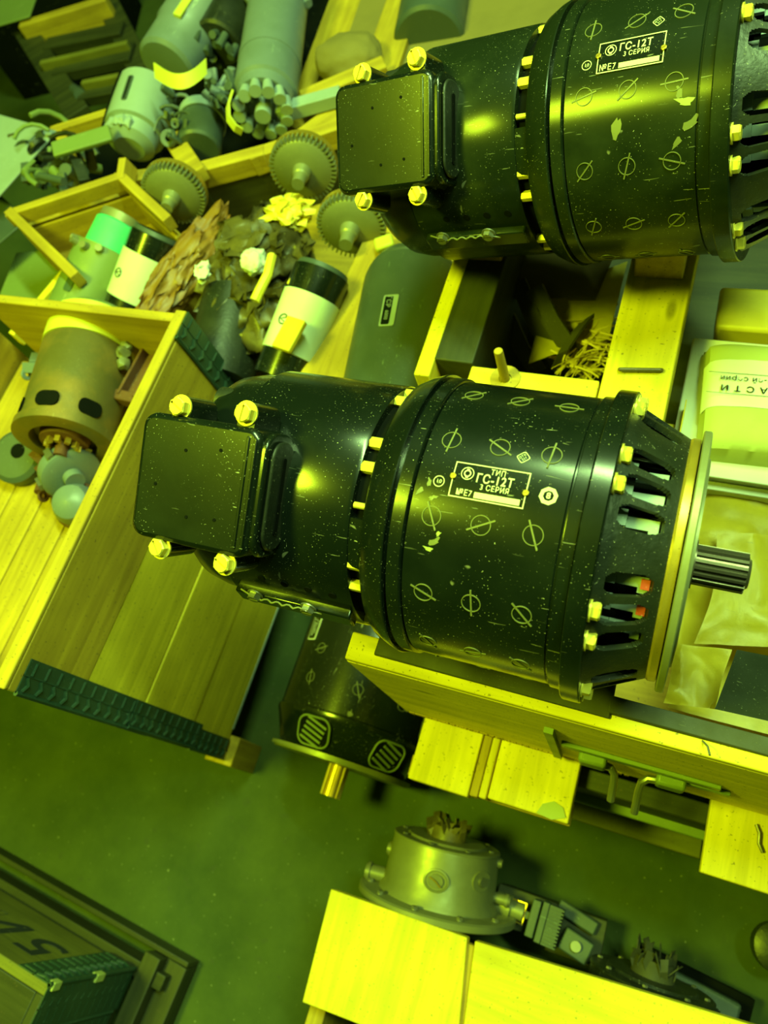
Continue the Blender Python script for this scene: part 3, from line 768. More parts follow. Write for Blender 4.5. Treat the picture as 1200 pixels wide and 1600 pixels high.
# regulator with ribbed plug beside the gearbox
RG = thing('connector', 'round metal connector with a square ribbed plug, right of the lit gearbox', 'connector', frame((-.118, -.066, .085), (1, -.05, 0)))
MB().cyl((-.004, 0, 0), (.016, 0, 0), .013, .0145, seg=28).cyl((.016, 0, 0), (.032, 0, 0), .0105, seg=24).done('barrel', 'castalu', RG)
rb = MB(); rb.box((.040, -.021, -.016), (.050, .021, .016)); rb.box((.052, -.023, -.018), (.060, .023, .018))
rb.done('square_flange', 'mint_dark', RG, bev=.001)
rb = MB().box((.030, -.004, -.004), (.042, .004, .004))
for k in range(12): rb.box((.0605, -.0225 + k * .0038, -.018), (.0775, -.0205 + k * .0038, .018))
rb.box((.0605, -.022, -.016), (.075, .022, .016)); rb.done('ribbed_plug', 'mint_dark', RG)
MB().tube([(.016, .011, .003), (.033, .012, .005), (.034, -.012, .005), (.016, -.011, .003)], .001, 6).done('lock_wire', 'brass', RG)
o = board('wooden_block', (-.125, -.09, .0), (-.05, -.045, .068), 'darkwood_x'); tag(o, 'dark block under the square ribbed connector', 'block')
o = board('chock', (-.23, -.085, 0), (-.14, -.035, .026), 'darkwood_x'); tag(o, 'dark chock under the lit gearbox', 'block')
o = board('chock', (.02, -.15, 0), (.11, -.09, .025), 'darkwood_x'); tag(o, 'dark chock under the shaded gearbox', 'block')
AR = thing('metal_bracket', 'small grey metal bracket between the connector and the shaded gearbox', 'bracket', frame((-.035, -.07, .06), (1, -.25, 0)))
MB().box((-.02, .012, .0), (.03, .028, .008)).box((.0, -.02, .0), (.035, .006, .03)).done('arm', 'mint_dark', AR, bev=.002)
MB().cyl((.0175, -.007, .03), (.0175, -.007, .036), .006, seg=18).done('pin', 'steel', AR)
o = board('rocker_stand', (-.055, -.10, .0), (.01, -.045, .058), 'darkwood_x'); tag(o, 'dark wooden piece carrying the small grey bracket', 'block')
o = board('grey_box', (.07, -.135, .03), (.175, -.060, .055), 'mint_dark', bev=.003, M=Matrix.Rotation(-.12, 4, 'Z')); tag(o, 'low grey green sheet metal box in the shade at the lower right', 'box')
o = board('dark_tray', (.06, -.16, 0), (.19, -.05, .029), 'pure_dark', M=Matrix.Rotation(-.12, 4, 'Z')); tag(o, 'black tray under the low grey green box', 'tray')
o = MB().lathe([(0, 0), (0, .028), (.03, .028), (.034, .018), (.034, 0)], 32, frame(P(1212, 1480, .02), (0, 0, 1), (1, 0, 0))).done('round_cap', 'black_rough')
tag(o, 'black round cap cut by the right picture edge beside the low box', 'cap')
# low crate boards
LB = crate_thing('low_crate', 'dark low crate carrying the big bright boards at the bottom of the picture', 'crate', (-.27, -.30, 0)); R = Rel(LB)
Myaw = Matrix.Rotation(-.02, 4, 'Z')
R.board('side_board', (-.285, -.135, .02), (.30, -.121, .190), 'darkwood_x')
R.board('side_board', (-.285, -.45, .02), (-.265, -.135, .175), 'oldwood_y')
R.board('cleat', (-.140, -.188, .180), (-.112, -.108, .193), 'oldwood_y')
R.board('skid', (-.26, -.45, 0), (-.20, -.14, .02), 'darkwood_y'); R.board('skid', (.1, -.45, 0), (.16, -.14, .02), 'darkwood_y')
def slab(name, pts, z, th, mat, label, group=None):
    c = sum((Vector(p) for p in pts), Vector((0, 0))) / len(pts)
    o = MB().prism([(p[0] - c.x, p[1] - c.y) for p in pts], -th, 0).done(name, mat, None, Matrix.Translation((c.x, c.y, z)), bev=.0012)
    if label: tag(o, label, 'board', group)
    return o
q = [P(*t, .2).xy for t in ((517, 1389), (472, 1566), (712, 1660), (730, 1465))]
slab('lid_board', [tuple(q[3]), tuple(q[0]), tuple(q[1]), tuple(q[2])], .2, .0195, 'wood_y', 'big bright square ended board directly below the lit gearbox', 'bright boards at the bottom')
q = [P(*t, .2).xy for t in ((742, 1470), (722, 1620), (1230, 1720), (1190, 1606))]
slab('lid_board', [tuple(q[3]), tuple(q[0]), tuple(q[1]), tuple(q[2])], .2, .0195, 'wood_x', 'bright board running off the bottom of the picture, right of the dark notch', 'bright boards at the bottom')

# ================================================================== BOTTOM LEFT: stencilled chest
BL = thing('stencilled_chest', 'dark green chest with stencilled marks and ribbed corner irons at the lower left', 'chest', frot((-.574, -.306, 0), -.07))
x1, y1, zt = 0, 0, .240
def bb(name, lo, hi, mat): return board(name, lo, hi, mat, BL)
bb('side_panel', (-.7, -.012, .055), (x1, y1, zt), 'panelwood_x')
bb('end_panel', (-.012, -.60, .055), (0, -.012, zt), 'darkwood_y')
bb('lid', (-.7, -.60, zt - .004), (-.012, -.012, zt), 'darkwood_x')
bb('bottom_rail', (-.7, -.01, .012), (.045, .010, .048), 'darkwood_x')
bb('bottom_rail', (-.7, .026, .0), (.062, .034, .034), 'darkwood_x')
bb('bottom_rail', (.030, -.60, .0), (.062, .026, .034), 'darkwood_y')
bb('end_rail', (.004, -.60, .02), (.030, .026, .055), 'darkwood_y')
def ribbed_iron(parent, o, ex, ez, L_, Wd, mat, n=12, local=None):    # plate in plane ex/ez with outward normal ex x ez
    ex, ez = _n(ex), _n(ez); nn = ex.cross(ez)
    M = Matrix((ex, ez, nn)).transposed().to_4x4(); M.translation = Vector(o)
    m = MB(); m.box((0, 0, 0), (Wd, L_, .0014), M)
    for k in range(n):
        y = L_ * (k + .5) / n
        m.tube([M @ Vector((Wd * .08, y + .004, .0013)), M @ Vector((Wd * .28, y, .0022)), M @ Vector((Wd * .48, y + .004, .0013))], .0022, 6)
        m.tube([M @ Vector((Wd * .56, y, .0013)), M @ Vector((Wd * .92, y, .0013))], .0017, 6)
    m.tube([M @ Vector((0, 0, .001)), M @ Vector((0, L_, .001))], .0026, 6)
    m.tube([M @ Vector((Wd * .52, 0, .001)), M @ Vector((Wd * .52, L_, .001))], .0012, 6)
    Mi = local if local is not None else parent.matrix_world.inverted()
    return m.done('corner_iron', mat, parent, Mi)
ribbed_iron(BL, (x1, y1 + .0006, .055), (-1, 0, 0), (0, 0, 1), zt - .055, .050, 'greenmetal', 12, Matrix())
ribbed_iron(BL, (x1 + .0006, y1, .055), (0, -1, 0), (0, 0, 1), zt - .055, .050, 'greenmetal', 12, Matrix())
ribbed_iron(BL, (x1 + .0006, y1 - .052, .065), (0, -1, 0), (0, 0, 1), zt - .065, .060, 'greenmetal', 12, Matrix())
MB().box((x1 - .006, y1 - .006, .13), (x1 + .0035, y1 + .004, .148)).done('corner_clip', 'packpaper', BL, bev=.001)
MB().box((x1 - .006, y1 - .006, .22), (x1 + .0035, y1 + .004, .235)).done('corner_clip', 'packpaper', BL, bev=.001)
tx = MB()
Mt = Matrix(((-1, 0, 0, -.085), (0, 0, 1, .0003), (0, 1, 0, .155), (0, 0, 0, 1)))
for s, x in (('5', -.0), ('И', .075), ('М', .17)):
    add_bm(tx.b, text_mesh(s, .105, .0004, 'CENTER', .002), lambda c: Mt @ Vector((c.x + x, c.y, c.z)))
tx.done('stencilled_marks', 'stencil', BL)

# ================================================================== LEFT CRATE with rusty starter
L1 = crate_thing('ammunition_crate', 'pale pine crate on the left with a dark ribbed corner iron, holding the rusty starter', 'crate', (-.546, -.012, 0)); R = Rel(L1)
zs = [.085, .200, .325, .440, .545]
for k in range(4):
    R.board('side_plank', (-.5585, -.012, zs[k] + .0008), (-.546 + (.0015 if k % 2 else 0), .425, zs[k + 1] - .0008), 'wood_y' if k < 3 else 'oldwood_y')
R.board('top_edge', (-.560, -.012, .545), (-.5455, .425, .550), 'oldwood_y')
R.board('end_plank', (-.86, .413, .30), (-.56, .425, .545), 'oldwood_x')
R.board('end_plank', (-.90, -.012, .085), (-.559, .0, .545), 'oldwood_x')
for k in range(6):
    R.board('bottom_plank', (-.60 - k * .052 - .0505, .0, .395), (-.60 - k * .052, .413, .405), 'oldwood_y')
R.board('bottom_plank', (-.599, .0, .395), (-.5595, .413, .405), 'oldwood_y')
R.board('side_plank', (-.925, -.012, .30), (-.915, .425, .52), 'oldwood_y')
R.board('skid', (-.86, .05, 0), (-.60, .11, .085), 'darkwood_x'); R.board('skid', (-.86, .30, 0), (-.60, .36, .085), 'darkwood_x')
R.board('corner_foot', (-.575, -.020, .0), (-.530, .022, .083), 'oldwood_z')
R.board('edge_lining', (-.549, .03, .083), (-.545, .42, .088), 'mint_pale')
ribbed_iron(L1, (-.5446, -.012, .30), (0, 1, 0), (0, 0, 1), .235, .034, 'greenmetal', 12)
ribbed_iron(L1, (-.5430, -.010, .180), (0, 1, 0), (0, 0, 1), .165, .032, 'greenmetal', 9)
ribbed_iron(L1, (-.5436, -.012, .088), (0, 1, 0), (0, 0, 1), .105, .028, 'greenmetal', 6)
ribbed_iron(L1, (-.5440, -.0122, .10), (-1, 0, 0), (0, 0, 1), .43, .03, 'greenmetal', 20)
ribbed_iron(L1, (-.5440, .390, .30), (0, 1, 0), (0, 0, 1), .25, .034, 'greenmetal', 12)
# rusty starter
a0, a1 = P(152, 510, .475), P(100, 690, .475); ax = _n(a1 - a0)
ST = thing('starter_motor', 'rusty starter motor with a yellow band lying in the pale crate on the left', 'motor', frame(a0, ax)); Ls = (a1 - a0).length; r = .056
MB().lathe([(-.018, 0), (-.018, .03), (-.010, .045), (.0, r * .97), (.002, r * .97), (.002, 0)], 64).done('end_cap', 'olive', ST)
MB().lathe([(.002, r * .95), (.002, r * 1.02), (.045, r * 1.02), (.045, r * .95)], 64).done('yellow_band', 'yellowtape', ST)['label'] = 'bright yellow band'
MB().lathe([(.045, r * .98), (.047, r), (Ls - .012, r), (Ls - .010, r * 1.07), (Ls, r * 1.07), (Ls + .002, r * .95), (Ls + .002, .040), (Ls - .008, .036), (Ls - .010, .0)], 64).done('body', 'rust', ST)
for phi in (-42, 10, 60):
    MB().prism(rrect(.020, .028, .008), -.0005, .0012, onframe(Ls - .026, phi, r)).done('window', 'pure_dark', ST)
m = MB(); m.lathe([(Ls - .009, .030), (Ls + .002, .028), (Ls + .004, .012)], 40)
m.cyl((Ls, 0, 0), (Ls + .020, 0, 0), .008, seg=18); m.done('shaft_end', 'redrust', ST)
m = MB()
for k in range(10):
    m.box((Ls + .000, -.003, -.003), (Ls + .010, .003, .003), Matrix.Rotation(k * .63, 4, 'X') @ Matrix.Translation((0, .018, 0)))
m.done('commutator_bits', 'brass', ST)
m = MB(); 
for k in range(6): m.blob((.012 + k * .012, r * 1.05 + .004, .012 + .004 * math.sin(k * 2)), (.008, .008, .009), .5, 3, 2, None, k)
m.done('terminal_cluster', 'castalu', ST)
# loose parts in the crate: red-brown rail, brackets, drive pieces
RL = thing('rusty_rail', 'red brown channel piece beside the starter, against the crate wall', 'rail', frame(P(250, 535, .47), P(208, 612, .47) - P(250, 535, .47)))
MB().box((0, -.014, -.006), (.085, .014, -.002)).box((0, -.014, -.006), (.085, -.010, .010)).box((0, .010, -.006), (.085, .014, .010)).done('channel', 'redrust', RL, bev=.001)
MB().box((.078, -.03, -.01), (.092, .018, .008)).done('end_foot', 'redrust', RL, bev=.002)
def bits(name, label, cat, pts, mat, z, k=1, group=None, seed=0):
    rr = random.Random(seed); m = MB()
    for i, (px, py, s) in enumerate(pts):
        c = P(px, py, z + rr.uniform(-.006, .01)); a = rr.uniform(0, 3)
        F = frot(c, a, rr.uniform(-.6, .6), rr.uniform(-.6, .6))
        t = rr.random()
        if t < .4: m.cyl((-s, 0, 0), (s, 0, 0), s * .55, s * .4, seg=12, M=F)
        elif t < .75: m.box((-s, -s * .5, -s * .25), (s, s * .5, s * .25), F)
        else: m.lathe([(-s * .2, s * .35), (-s * .2, s), (s * .2, s), (s * .2, s * .35)], 18, F)
    o = m.done(name, mat, None, bev=.0008); return tag(o, label, cat, group)
bits('bracket', 'pale green bracket at the far corner of the crate, left of the yellow band', 'bracket', [(92, 508, .012), (88, 520, .012), (84, 532, .010)], 'mint_pale', .46, seed=2)
bits('bracket', 'pale forked lug left of the rusty starter body', 'bracket', [(55, 560, .012), (50, 575, .014), (66, 580, .008), (42, 585, .008)], 'mint', .45, seed=5)
DR = thing('drive_gear', 'pale green clutch drum lying below the rusty starter', 'gear', frame(P(108, 735, .442), (.8, -.55, .1)))
MB().lathe([(-.014, 0), (-.014, .030), (-.006, .036), (.010, .036), (.013, .031), (.013, .012), (.024, .012), (.024, 0)], 40).done('drum', 'mint', DR)
m = MB()
for k in range(5): m.box((-.008, -.004, .030), (.008, .004, .040), Matrix.Rotation(k * 1.256, 4, 'X'))
m.done('jaws', 'steel', DR)
DR = thing('drive_gear', 'small pale green dome below the clutch drum, nearest the crate wall', 'gear', frame(P(112, 786, .435), (.3, -.2, 1)))
m = MB().lathe([(-.02, .026), (-.004, .026), (.008, .021), (.014, .012), (.016, 0)], 36).done('dome', 'mint', DR)
MB().lathe([(-.022, .030), (-.018, .030), (-.018, .02), (-.022, .02)], 30).done('rim', 'redrust', DR)
DR = thing('end_frame', 'pale round end frame with a dark hole at the left below the starter', 'end frame', frame(P(30, 715, .425), (.15, -.2, 1)))
MB().lathe([(-.01, 0), (-.01, .036), (.006, .036), (.010, .030), (.010, 0)], 40).done('disc', 'mint_dark', DR)
MB().cyl((-.010, -.008, .010) if 0 else (.0095, .006, .004), (.0105, .006, .004), .010, seg=20).done('hole', 'pure_dark', DR)
bits('rusty_fork', 'red brown forked part with a dark eye, left of the clutch drum', 'fork', [(62, 700, .012), (58, 715, .010), (70, 728, .012), (75, 745, .010)], 'redrust', .44, seed=9)
bits('rusty_linkage', 'dark rusty linkage pieces trailing below the fork', 'linkage', [(62, 760, .010), (75, 770, .012), (92, 790, .010), (68, 775, .008), (100, 800, .010)], 'redrust', .425, seed=13)

# ================================================================== BACKGROUND
ZB = .38                                   # level on which the far things lie
PT = crate_thing('pallet_crate', 'large low pine crate behind the ammunition crate, holding the bottles and motors', 'crate', (-.60, .43, 0)); R = Rel(PT)
R.board('bottom_board', (-.92, .43, ZB - .05), (-.30, .86, ZB - .035), 'oldwood_x')
R.board('side_board', (-.30, .43, .10), (-.285, .86, ZB - .02), 'darkwood_y')
R.board('skid', (-.85, .45, 0), (-.80, .84, ZB - .05), 'darkwood_y'); R.board('skid', (-.40, .45, 0), (-.35, .84, ZB - .05), 'darkwood_y')
o = board('pine_plank', (-.035, -.135, -.012), (.035, .135, .012), 'oldwood_y', M=frot((P(576, 400, .43) + P(535, 620, .43)) / 2, -.06, 0, 0)); tag(o, 'broad pine plank left of the dark grey generator', 'plank')
# dark grey generator with a plate, behind
a0, a1 = P(650, 425, .42), P(612, 640, .42)
DG = thing('aircraft_generator', 'dull dark grey generator with a small plate, behind the middle generator', 'generator', frame(a0, a1 - a0)); r = .062
MB().lathe([(-.008, 0), (-.006, .040), (.0, .052), (.012, .058), (.016, .057), (.018, .0600), (.028, r), (.25, r)], 64).done('body', 'mint_dark', DG)
F = onframe(.110, -2, r)
pl = MB().prism(rrect(.044, .018, .002), 0, .0008, F).done('nameplate', 'mint_pale', DG)
MB().prism(rrect(.040, .010, .002), .0007, .0011, F @ Matrix.Translation((0, -.002, 0))).done('plate_field', 'black', pl)
L = MB(); add_bm(L.b, text_mesh('ГСР', .008, .0001), lambda c: F @ Vector((c.x - .012, c.y - .002, c.z + .0013)))
add_bm(L.b, text_mesh('6000', .006, .0001), lambda c: F @ Vector((c.x + .007, c.y - .002, c.z + .0013))); L.done('plate_lettering', 'mint_pale', pl)

def white_motor(label, p0, p1, z0, z1, r, caps=True):
    a, b_ = P(*p0, z0), P(*p1, z1)
    T = thing('electric_motor', label, 'motor', frame(a, b_ - a), 'cream motors with black ends'); L_ = (b_ - a).length
    MB().lathe([(0, 0), (0, r * .86), (.004, r * .9), (.005, r * .98), (L_ * .30, r * .98)], 48).done('black_end', 'black', T)
    MB().lathe([(L_ * .30, r * .95), (L_ * .30, r), (L_ * .90, r), (L_ * .905, r * .95)], 48).done('cream_body', 'cream', T)
    MB().lathe([(L_ * .9, r * .96), (L_ * 1.15, r * .96), (L_ * 1.17, 0)], 48).done('black_foot', 'black', T)
    MB().lathe([(-.002, r * .80), (-.002, r * .88), (.004, r * .93), (.006, r * .8)], 48).done('rim', 'mint_dark', T)
    st = MB(); F = onframe(L_ * .62, -5, r + .0004)
    st.tube([F @ Vector((.006 * math.cos(t / 3), .006 * math.sin(t / 3), 0)) for t in range(20)], .0008, 5)
    st.tube([F @ Vector((-.003, .004, 0)), F @ Vector((0, -.004, 0)), F @ Vector((.003, .004, 0))], .0007, 5)
    st.done('round_mark', 'stencil', T)
    return T
white_motor('cream motor with black end standing left of the brown oil paper', (247, 366), (203, 482), .47, .42, .036)
white_motor('cream motor with black ends lying right of the oily rag, a yellow chip on it', (505, 423), (447, 572), .47, .43, .036)
for (px, py, w_, h_, a, lab) in ((452, 523, .026, .042, .2, 'tan wooden chip lying on the lower end of the right cream motor'), (466, 430, .012, .034, .25, 'small yellow wooden chip on the upper left side of the right cream motor')):
    o = board('wooden_chip', (-w_ / 2, -h_ / 2, -.004), (w_ / 2, h_ / 2, .004), 'wood_y', M=frot(P(px, py, .485), -a, 0, .1)); tag(o, lab, 'chip')
# green capped bottle
a, b_ = P(188, 352, .46), P(120, 500, .42)
T = thing('pump_unit', 'olive cylinder with a bright green cap in the small far crate', 'pump', frame(a, b_ - a)); Lb = (b_ - a).length
MB().lathe([(0, 0), (0, .030), (.003, .033), (.042, .034), (.042, 0)], 40).done('green_cap', 'greencap', T)['label'] = 'bright green cap'
MB().lathe([(.042, .034), (.044, .044), (Lb, .044), (Lb, 0)], 40).done('body', 'olive', T)
MB().lathe([(-.012, 0), (-.012, .030), (0, .031)], 40).done('collar', 'castalu', T)
m = MB()
for k, (x, phi) in enumerate(((.046, -50), (.052, -20), (.055, 10), (.050, 35))): m.cyl(onr(x, phi, .040), onr(x, phi, .052), .007, .005, seg=14)
m.done('fittings', 'castalu', T)
MB().prism(rrect(.02, .012, .003), 0, .001, onframe(Lb * .75, 12, .044)).done('dark_patch', 'greenmetal', T)
# impellers
def impeller(label, px, py, z, R_, ax, shaft):
    T = thing('turbine_wheel', label, 'wheel', frame(P(px, py, z), ax), 'toothed turbine wheels with shafts')
    MB().lathe([(-.010, 0), (-.010, R_ * .80), (-.007, R_ * .86), (.005, R_ * .86), (.007, R_ * .80), (.010, R_ * .45), (.012, 0)], 48).done('disc', 'castalu', T)
    MB().lathe([(-.012, R_ * .90), (-.012, R_ * .99), (-.004, R_ * 1.0), (-.004, R_ * .9)], 48).done('rim', 'brass', T)
    m = MB()
    for k in range(44): m.box((-.004, -.0010, R_ * .84), (.006, .0010, R_ * .985), Matrix.Rotation(2 * PI * k / 44, 4, 'X'))
    m.done('blades', 'castalu', T)
    MB().lathe([(.010, .013), (.022, .011), (.024, .009), (shaft * .8, .0085), (shaft * .8, 0)], 24).done('shaft', 'castalu', T)
    return T
impeller('toothed wheel with a shaft above the left cream motor', 272, 302, .47, .046, camdir(-.15, -.82, .55), .045)
impeller('toothed wheel with a shaft left of the upper terminal box', 474, 262, .46, .047, camdir(-.12, -.80, .58), .052)
impeller('toothed wheel with a shaft below the upper terminal box', 549, 352, .46, .045, camdir(-.15, -.80, .56), .052)
# rags and brown paper bundle
o = MB().blob((0, 0, 0), (.030, .100, .028), .35, 3.2, 5, frot((P(315, 340, .46) + P(262, 500, .44)) / 2, -.16, 0, 0), 3).done('paper_bundle', 'brownpaper', sharp=75)
tag(o, 'long crinkled bundle of red brown oil paper right of the left cream motor', 'bundle')
o = MB().blob((0, 0, 0), (.072, .090, .042), .5, 3.0, 5, frot(P(405, 420, .44), .3, 0, 0), 6).blob((.02, -.075, -.002), (.045, .06, .03), .5, 3.5, 4, frot(P(405, 420, .44), .3, 0, 0), 9).done('oily_rag', 'oilrag', sharp=75)
tag(o, 'big heap of crumpled oily brown wrapping between the two cream motors', 'rag')
o = MB().blob((0, 0, 0), (.030, .022, .018), .6, 4, 4, frot(P(450, 335, .475), .3, 0, 0), 16).done('oily_rag', 'waxpaper', sharp=75)
tag(o, 'yellowish torn paper end on top of the oily heap', 'rag')
o = MB().blob((0, 0, 0), (.016, .018, .014), .3, 2, 4, frot(P(397, 408, .492), .3, 0, 0), 2).done('white_wad', 'kraftlabel', sharp=75)
tag(o, 'bright white wad on the oily heap', 'wad')
o = MB().blob((0, 0, 0), (.010, .014, .008), .6, 3, 3, frot(P(316, 424, .490), .3, 0, 0), 5).done('white_wad', 'kraftlabel', sharp=75)
tag(o, 'small torn white scrap on the brown oil paper', 'wad')
o = MB().tube([P(425, 400, .50), P(418, 430, .502), P(405, 455, .50), P(398, 470, .497)], .006, 8).done('yellow_strip', 'waxpaper')
tag(o, 'yellow curled strip hanging over the oily heap', 'strip')
m = MB().cyl(P(370, 470, .43), P(340, 600, .42), .045, seg=40).done('dark_canister', 'black_rough')
tag(m, 'black canister below the oily heap, behind the ribbed corner iron', 'canister')

# small far crate (open frame)
def rim(T, pts, z, wd, h, mat='wood_x', name='rim_board'):
    for i in range(len(pts) - 1):
        a, b_ = pts[i] - Vector((0, 0, .0012 * i)), pts[i + 1] - Vector((0, 0, .0012 * i)); d = b_ - a
        F = frame(a, d); o = MB().box((-wd / 2, -wd / 2, -h), (d.length + wd / 2, wd / 2, 0)).done(name, mat, T, T.matrix_world.inverted() @ F, bev=.001)
SC = crate_thing('small_crate', 'small pale open crate at the far left with the green capped cylinder', 'crate', tuple(P(110, 420, .35)))
q = [P(112, 425, .49), P(14, 330, .49), P(187, 272, .49), P(255, 335, .49)]
rim(SC, q, .49, .014, .022, 'oldwood_x')
rim(SC, [p - Vector((0, 0, .035)) for p in q], .45, .010, .085, 'oldwood_x', 'side_board')
rim(SC, [P(187, 272, .49), P(190, 252, .495)], .5, .012, .03, 'oldwood_x')
fl = [P(125, 440, .40), P(20, 335, .40), P(187, 285, .40), P(270, 360, .40)]
m = MB(); vs_ = [m.b.verts.new(p) for p in fl] + [m.b.verts.new(p - Vector((0, 0, .01))) for p in fl]
m.b.faces.new(vs_[:4]); m.b.faces.new(vs_[4:]); [m.b.faces.new([vs_[i], vs_[(i + 1) % 4], vs_[4 + (i + 1) % 4], vs_[4 + i]]) for i in range(4)]
m.done('bottom_board', 'oldwood_x', SC, SC.matrix_world.inverted())
o = board('paper_tag', (-.014, -.008, 0), (.014, .008, .0015), 'kraftlabel', M=frot(P(139, 350, .412), .2, 0, 0)); tag(o, 'small pale tag on the bottom of the small far crate', 'tag')
o = MB().box((-.006, -.09, -.012), (.006, .09, .012), frot(P(88, 455, .44), -.25 , 0, 0)).done('pine_lath', 'wood_y', bev=.001)
tag(o, 'pine lath leaning between the small far crate and the ammunition crate', 'lath')
o = board('green_sheet', (-.07, -.06, -.004), (.05, .07, 0), 'olive', M=frot(P(60, 440, .36), .2, 0, 0)); tag(o, 'dull olive sheet metal at the left edge below the small far crate', 'sheet')

# big far crate with cylinders
BC = crate_thing('large_crate', 'large pale crate in the top left holding the grey green motors', 'crate', tuple(P(300, 250, 0)))
q = [P(185, 277, .46), P(300, 262, .46), P(400, 235, .46), P(530, 190, .46)]
rim(BC, q, .46, .022, .03, 'oldwood_x')
rim(BC, [p - Vector((0, 0, .03)) for p in q], .43, .014, .40, 'darkwood_x', 'side_board')  # side boards coloured dark to stand in for black shadow
rim(BC, [P(185, 168, .46), P(84, 200, .46), P(110, 232, .46)], .46, .016, .03, 'oldwood_x')
rim(BC, [P(300, 262, .465), P(270, 215, .44)], .46, .03, .02, 'oldwood_y')
o = board('crate_floor', (-1.12, .76, .30), (-.42, 1.5, .315), 'pure_dark');  # crate floor coloured near black for the unlit interior
o.parent = BC; o.matrix_parent_inverse = BC.matrix_world.inverted(); o.name = 'bottom_board'
for n_, (px, py) in enumerate(((520, 155), (530, 60))): pass

def can(label, p0, p1, z0, z1, r, mat, parts=(), prof=None, cat='motor', name='electric_motor'):
    a, b_ = P(*p0, z0), P(*p1, z1); T = thing(name, label, cat, frame(a, b_ - a)); L_ = (b_ - a).length
    MB().lathe(prof(L_, r) if prof else [(0, 0), (0, r * .9), (.004, r), (L_ - .004, r), (L_, r * .9), (L_, 0)], 56).done('body', mat, T)
    return T, L_
# 1 long pale cylinder with yellow tape
T, L_ = can('long grey green motor with a yellow tape at its near end, top left', (368, -60), (260, 105), .47, .47, .052, 'mint',
            prof=lambda L, r: [(-.1, 0), (-.1, r), (L * .72, r), (L * .74, r * .94), (L * .98, r * .92), (L, r * .8), (L, 0)])
MB().box((-.06, -.003, .048), (L_ * .8, .010, .0545), Matrix.Rotation(-.35, 4, 'X')).done('yellow_stripe', 'yellowtape', T, bev=.001)
tp = []
for k in range(13):
    t = k / 12; tp.append(P(242 + 80 * t, 110 - 12 * t + 24 * math.sin(t * 2.9), .535 - .01 * t))
tag(MB().ribbon(tp, .020, .003, camdir(0, 1, .3)).done('yellow_tape', 'yellowtape'), 'curved bright yellow tape across the end of the long motor', 'tape')
# 2 grey ribbed motor
T, L_ = can('fat grey green motor with a ring of pale terminals, top, left of the planks', (440, -30), (410, 185), .46, .46, .047, 'mint',
            prof=lambda L, r: [(-.02, 0), (-.02, r * .8), (.02, r * .84), (.03, r), (L * .62, r), (L * .62, r * 1.02), (L * .66, r * 1.02), (L * .66, r), (L * .84, r), (L * .85, r * .9), (L * .9, r * .86), (L * .9, 0)])
m = MB()
for k in range(12): m.cyl(onr(L_ * .9, k * 30, .034), onr(L_ * .97, k * 30 + 5, .036), .0065, .0095, seg=12)
m.cyl((L_ * .9, 0, 0), (L_ * .99, 0, 0), .012, seg=18); m.done('terminal_ring', 'mint_pale', T)
m = MB()
for k in range(9): m.blob(onr(.045 + .012 * (k % 3), k * 24 - 100, .044), (.014, .012, .012), .4, 2, 2, None, k)
m.done('brush_gear', 'mint', T)
m = MB()
for d in (-3, 4): m.prism(rrect(.028, .004, .001), -.0005, .0006, onframe(.095, d * 1.3, .047))
m.done('slots', 'pure_dark', T)
tg = [P(362, 145, .50), P(356, 165, .50), P(357, 185, .49), P(368, 200, .48), P(378, 206, .47)]
tag(MB().ribbon(tg, .012, .003, (.6, .1, .7)).done('yellow_cable', 'yellowtape'), 'short yellow cable left of the fat grey green motor', 'cable')
# 3 pale small motor
T, L_ = can('pale motor with a slotted window and dark strap, above the crate rim corner', (232, 140), (205, 225), .45, .44, .046, 'mint_pale',
            prof=lambda L, r: [(0, 0), (0, r * .9), (.004, r), (L * .8, r), (L * .82, r * .85), (L, r * .8), (L * 1.08, r * .5), (L * 1.08, 0)])
F = onframe(L_ * .42, 6, .046); MB().prism(rrect(.048, .009, .003), 0, .0015, F).done('window_slot', 'mint_dark', T)
MB().prism(rrect(.044, .003, .001), .0014, .002, F).done('window_gap', 'pure_dark', T)
MB().ribbon([onr(L_ * (.0 + k * .09), -28 - k * 3, .047) for k in range(11)], .005, .002, (.2, 1, 0)).done('dark_strap', 'pure_dark', T)
m = MB()
for k in range(7): m.blob(onr(L_ * .92, -60 + k * 14, .036), (.010, .008, .008), .5, 2, 2, None, k + 20)
m.done('terminals', 'mint_pale', T)
# 4 dark motor between
T, L_ = can('black motor with terminal studs between the two grey green motors', (375, 0), (340, 70), .46, .46, .040, 'black_rough')
m = MB()
for k in range(14): 
    a = random.random() * 360; m.cyl(onr(L_ + .0, a, random.uniform(.01, .036)), onr(L_ + random.uniform(.008, .03), a, random.uniform(.01, .036)), .006, seg=10)
m.done('terminal_studs', 'mint_dark', T)
